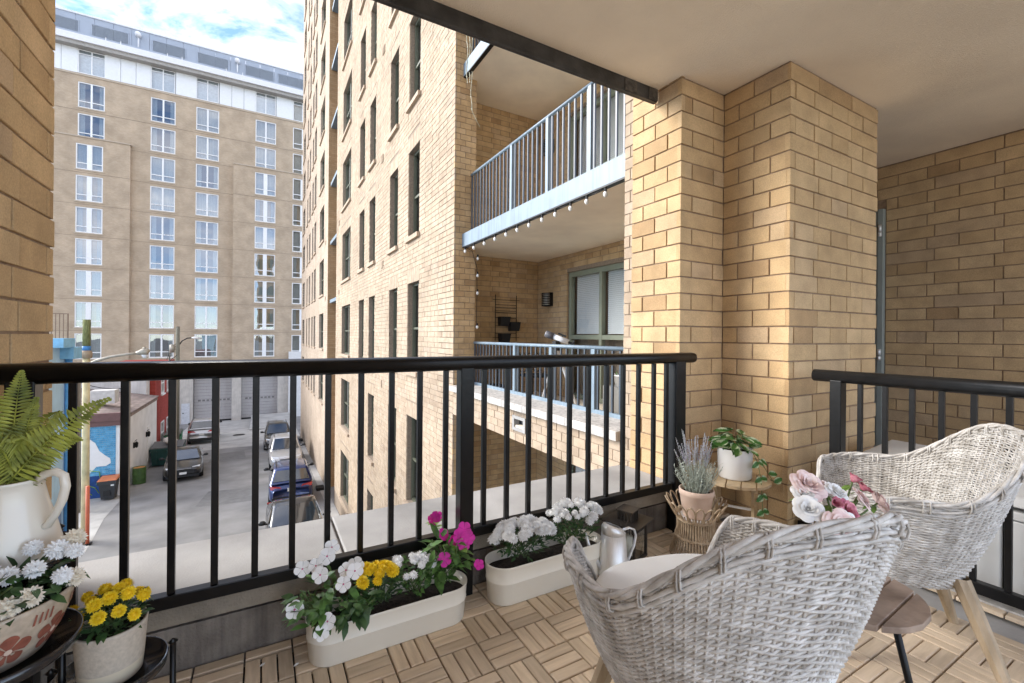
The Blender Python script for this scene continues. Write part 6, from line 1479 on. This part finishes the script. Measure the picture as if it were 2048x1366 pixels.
# watering can
CX, CY = 1.46, 1.59
wt = thing('watering_can', 'brushed steel watering can standing in front of the lantern', 'watering can', (CX, CY, FL))
b = MB(); b.lathe([(0, 0), (.072, 0), (.074, .004), (.056, .20)], (CX, CY, FL), 36)
vs = []; n = 36
for k in range(n):
    a = 2 * PI * k / n; vs.append((CX + .056 * math.cos(a), CY + .056 * math.sin(a), FL + .20))
o0 = len(b.v)
for s_, dz in ((0.99, .215), (0.80, .232), (0.64, .236)):
    for k in range(n):
        a = 2 * PI * k / n; vs.append((CX + .056 * s_ * math.cos(a) - .010 * (1 - s_), CY + .056 * s_ * math.sin(a), FL + dz - .022 * math.cos(a) * s_))
b.add(vs, [(i * n + k, i * n + (k + 1) % n, (i + 1) * n + (k + 1) % n, (i + 1) * n + k) for i in range(3) for k in range(n)]); o = b.build('body', M_STEEL, wt, True); o.modifiers.new('s', 'SOLIDIFY').thickness = 0.0015
MB().lathe([(0.0, 0.0), (.05, 0.0)], (CX, CY, FL + 0.12), 20).build('inner_floor', mat('dark_steel_inside', (0.06, 0.09, 0.11), 0.4), wt)
hd = [(.050, .205), (.085, .212), (.115, .20), (.125, .17), (.115, .125), (.092, .075), (.070, .035)]
MB().tube([(CX + x * .97, CY + x * -.2, FL + z) for x, z in hd], 0.0085, 10, True, 0.55).build('handle', M_STEEL, wt, True)
MB().tube([(CX - .06, CY + .015, FL + .04), (CX - .11, CY + .03, FL + .11), (CX - .135, CY + .04, FL + .21)], [.014, .009, .007], 10).build('spout', M_STEEL, wt, True)

# ================================================================== ROSES ON THE TABLE
vz = thing('rose_bouquet', 'bouquet of pale pink and white roses in a glass vase between the chairs', 'flowers', (1.43, 0.64, -0.695))
MB().lathe([(0, 0), (.05, 0), (.055, .01), (.06, .09), (.055, .15), (.05, .15), (.054, .09), (.048, .012), (0, .012)], (1.43, .64, -.694), 28).build('vase', M_WHITEC, vz, True)
def rose_mesh(m, r, open_, seed):
    g = random.Random(seed); b = MB()
    for l in range(7):
        t = l / 6; k = 3 + (l + 1) // 2; th = R(4 + 66 * t ** 1.2 * open_); ln = r * (0.85 + 0.30 * t)
        for i in range(k):
            a = 2 * PI * i / k + l * 1.1 + g.uniform(-.2, .2); wd = 2.3 * PI / k / 2; tilt = g.uniform(-.12, .12); vs = []; nu, nv = 6, 5
            for v in range(nv + 1):
                q = v / nv
                for u in range(nu + 1):
                    p = -1 + 2 * u / nu; aa = a + p * wd * (0.45 + .55 * math.sin(PI * min(1, 0.2 + .5 * q))); al = (th + tilt) * q ** .7
                    sl_ = ln * q * (1 - .16 * p * p * q * q); rr = r * (.06 + .12 * t) + sl_ * math.sin(al) + r * .16 * (.3 + t) * math.sin(PI * q) ; z = sl_ * math.cos(al)
                    if v == nv: rr += r * .10 * (.4 + t); z -= r * .05 * t - r * .03 * math.sin(5 * p + i)
                    vs.append((rr * math.cos(aa), rr * math.sin(aa), z))
            b.add(vs, [(v * (nu + 1) + u, v * (nu + 1) + u + 1, (v + 1) * (nu + 1) + u + 1, (v + 1) * (nu + 1) + u) for v in range(nv) for u in range(nu)])
    return b.mesh('rose', m, True)
RP = rose_mesh(M_PETP, .036, 1.0, 1); RW = rose_mesh(M_PETW, .036, 1.0, 2); RR = rose_mesh(M_PETR, .03, .75, 3); RB = rose_mesh(M_PETR, .022, .4, 4)
def rose(me, p, d, s_=1.0):
    o = link('rose', me, vz, Vector(p) - Vector(base_of(vz))); o.rotation_euler = Vector(d).normalized().to_track_quat('Z', 'Y').to_euler(); o.scale = (s_,) * 3
    return p
FLW = [(RP, (1.345, .60, -.505), (-.45, -.85, .5), 1.0), (RW, (1.315, .66, -.475), (-.6, -.5, .7), .8), (RP, (1.385, .70, -.435), (-.2, -.6, .8), 1.05), (RW, (1.44, .72, -.445), (.1, -.4, .9), .8), (RP, (1.49, .70, -.46), (.2, -.5, .8), .7), (RW, (1.39, .60, -.50), (-.1, -.8, .6), .65), (RW, (1.35, .69, -.45), (-.3, -.5, .8), .7), (RB, (1.385, .63, -.46), (-.2, -.8, .6), .9), (RR, (1.425, .62, -.49), (0, -.9, .5), 1.0), (RP, (1.405, .58, -.53), (-.1, -.9, .3), .8),
       (RW, (1.46, .66, -.455), (.1, -.6, .8), .75), (RP, (1.53, .63, -.475), (.4, -.7, .6), .75), (RR, (1.575, .64, -.455), (.6, -.4, .8), .7), (RP, (1.60, .61, -.49), (.7, -.6, .4), .7), (RB, (1.565, .66, -.435), (.5, -.3, .9), 1.0), (RW, (1.36, .55, -.545), (-.3, -.9, .3), .8), (RP, (1.315, .57, -.55), (-.6, -.8, .2), .8)]
b = MB(); s = MB()
for me, p, d, s_ in FLW:
    rose(me, p, d, s_); s.tube([(1.43, .64, -.60), Vector((1.43, .64, -.55)).lerp(Vector(p), .5), p], 0.0028, 5, False)
    for k in range(3):
        a = rnd.uniform(0, 6.28); b.leaf(Vector(p) - Vector(d).normalized() * .012, (math.cos(a), math.sin(a), -.2), (0, 0, 1), .035, .016)
stuff(b.build('foliage', M_LEAFB, vz, True)); stuff(s.build('stems', M_STEM, vz))

# ================================================================== DECK BOX BEHIND THE SHORT RAILING
db = thing('deck_box', 'pale grey plastic storage box with ribbed sides behind the short railing', 'storage box', (3.2, 0.6, -1.166))
M_RES = mat('pale_grey_resin', (0.60, 0.60, 0.59), 0.5, var=0.06); M_RESD = mat('dark_gap', (0.05, 0.05, 0.05), 0.8)
MB().box((2.93, -0.55, -1.165), (3.50, 1.24, -0.76)).build('box_core', M_RESD, db)
n = 12
for i in range(n):
    y = -0.54 + i * 1.77 / n; bevel(MB().box((2.895, y + .006, -1.15), (2.9295, y + 1.77 / n - .006, -0.80)).build('side_rib', M_RES, db), 0.006)
for i in range(4):
    x = 2.94 + i * .14; bevel(MB().box((x + .004, 1.2405, -1.15), (x + .132, 1.27, -0.80)).build('side_rib', M_RES, db), 0.006)
bevel(MB().box((2.89, -0.57, -0.795), (3.53, 1.28, -0.755)).build('lid_rim', M_RES, db), 0.006)
b = MB(); b.add([(2.875, -.58, -.735), (3.54, -.58, -.735), (3.54, 1.295, -.735), (2.875, 1.295, -.735), (2.90, -.55, -.69), (3.52, -.55, -.64), (3.52, 1.27, -.64), (2.90, 1.27, -.69)], [(0, 3, 2, 1), (4, 5, 6, 7), (0, 1, 5, 4), (1, 2, 6, 5), (2, 3, 7, 6), (3, 0, 4, 7)]); bevel(b.build('lid', M_RES, db), 0.012, 3)
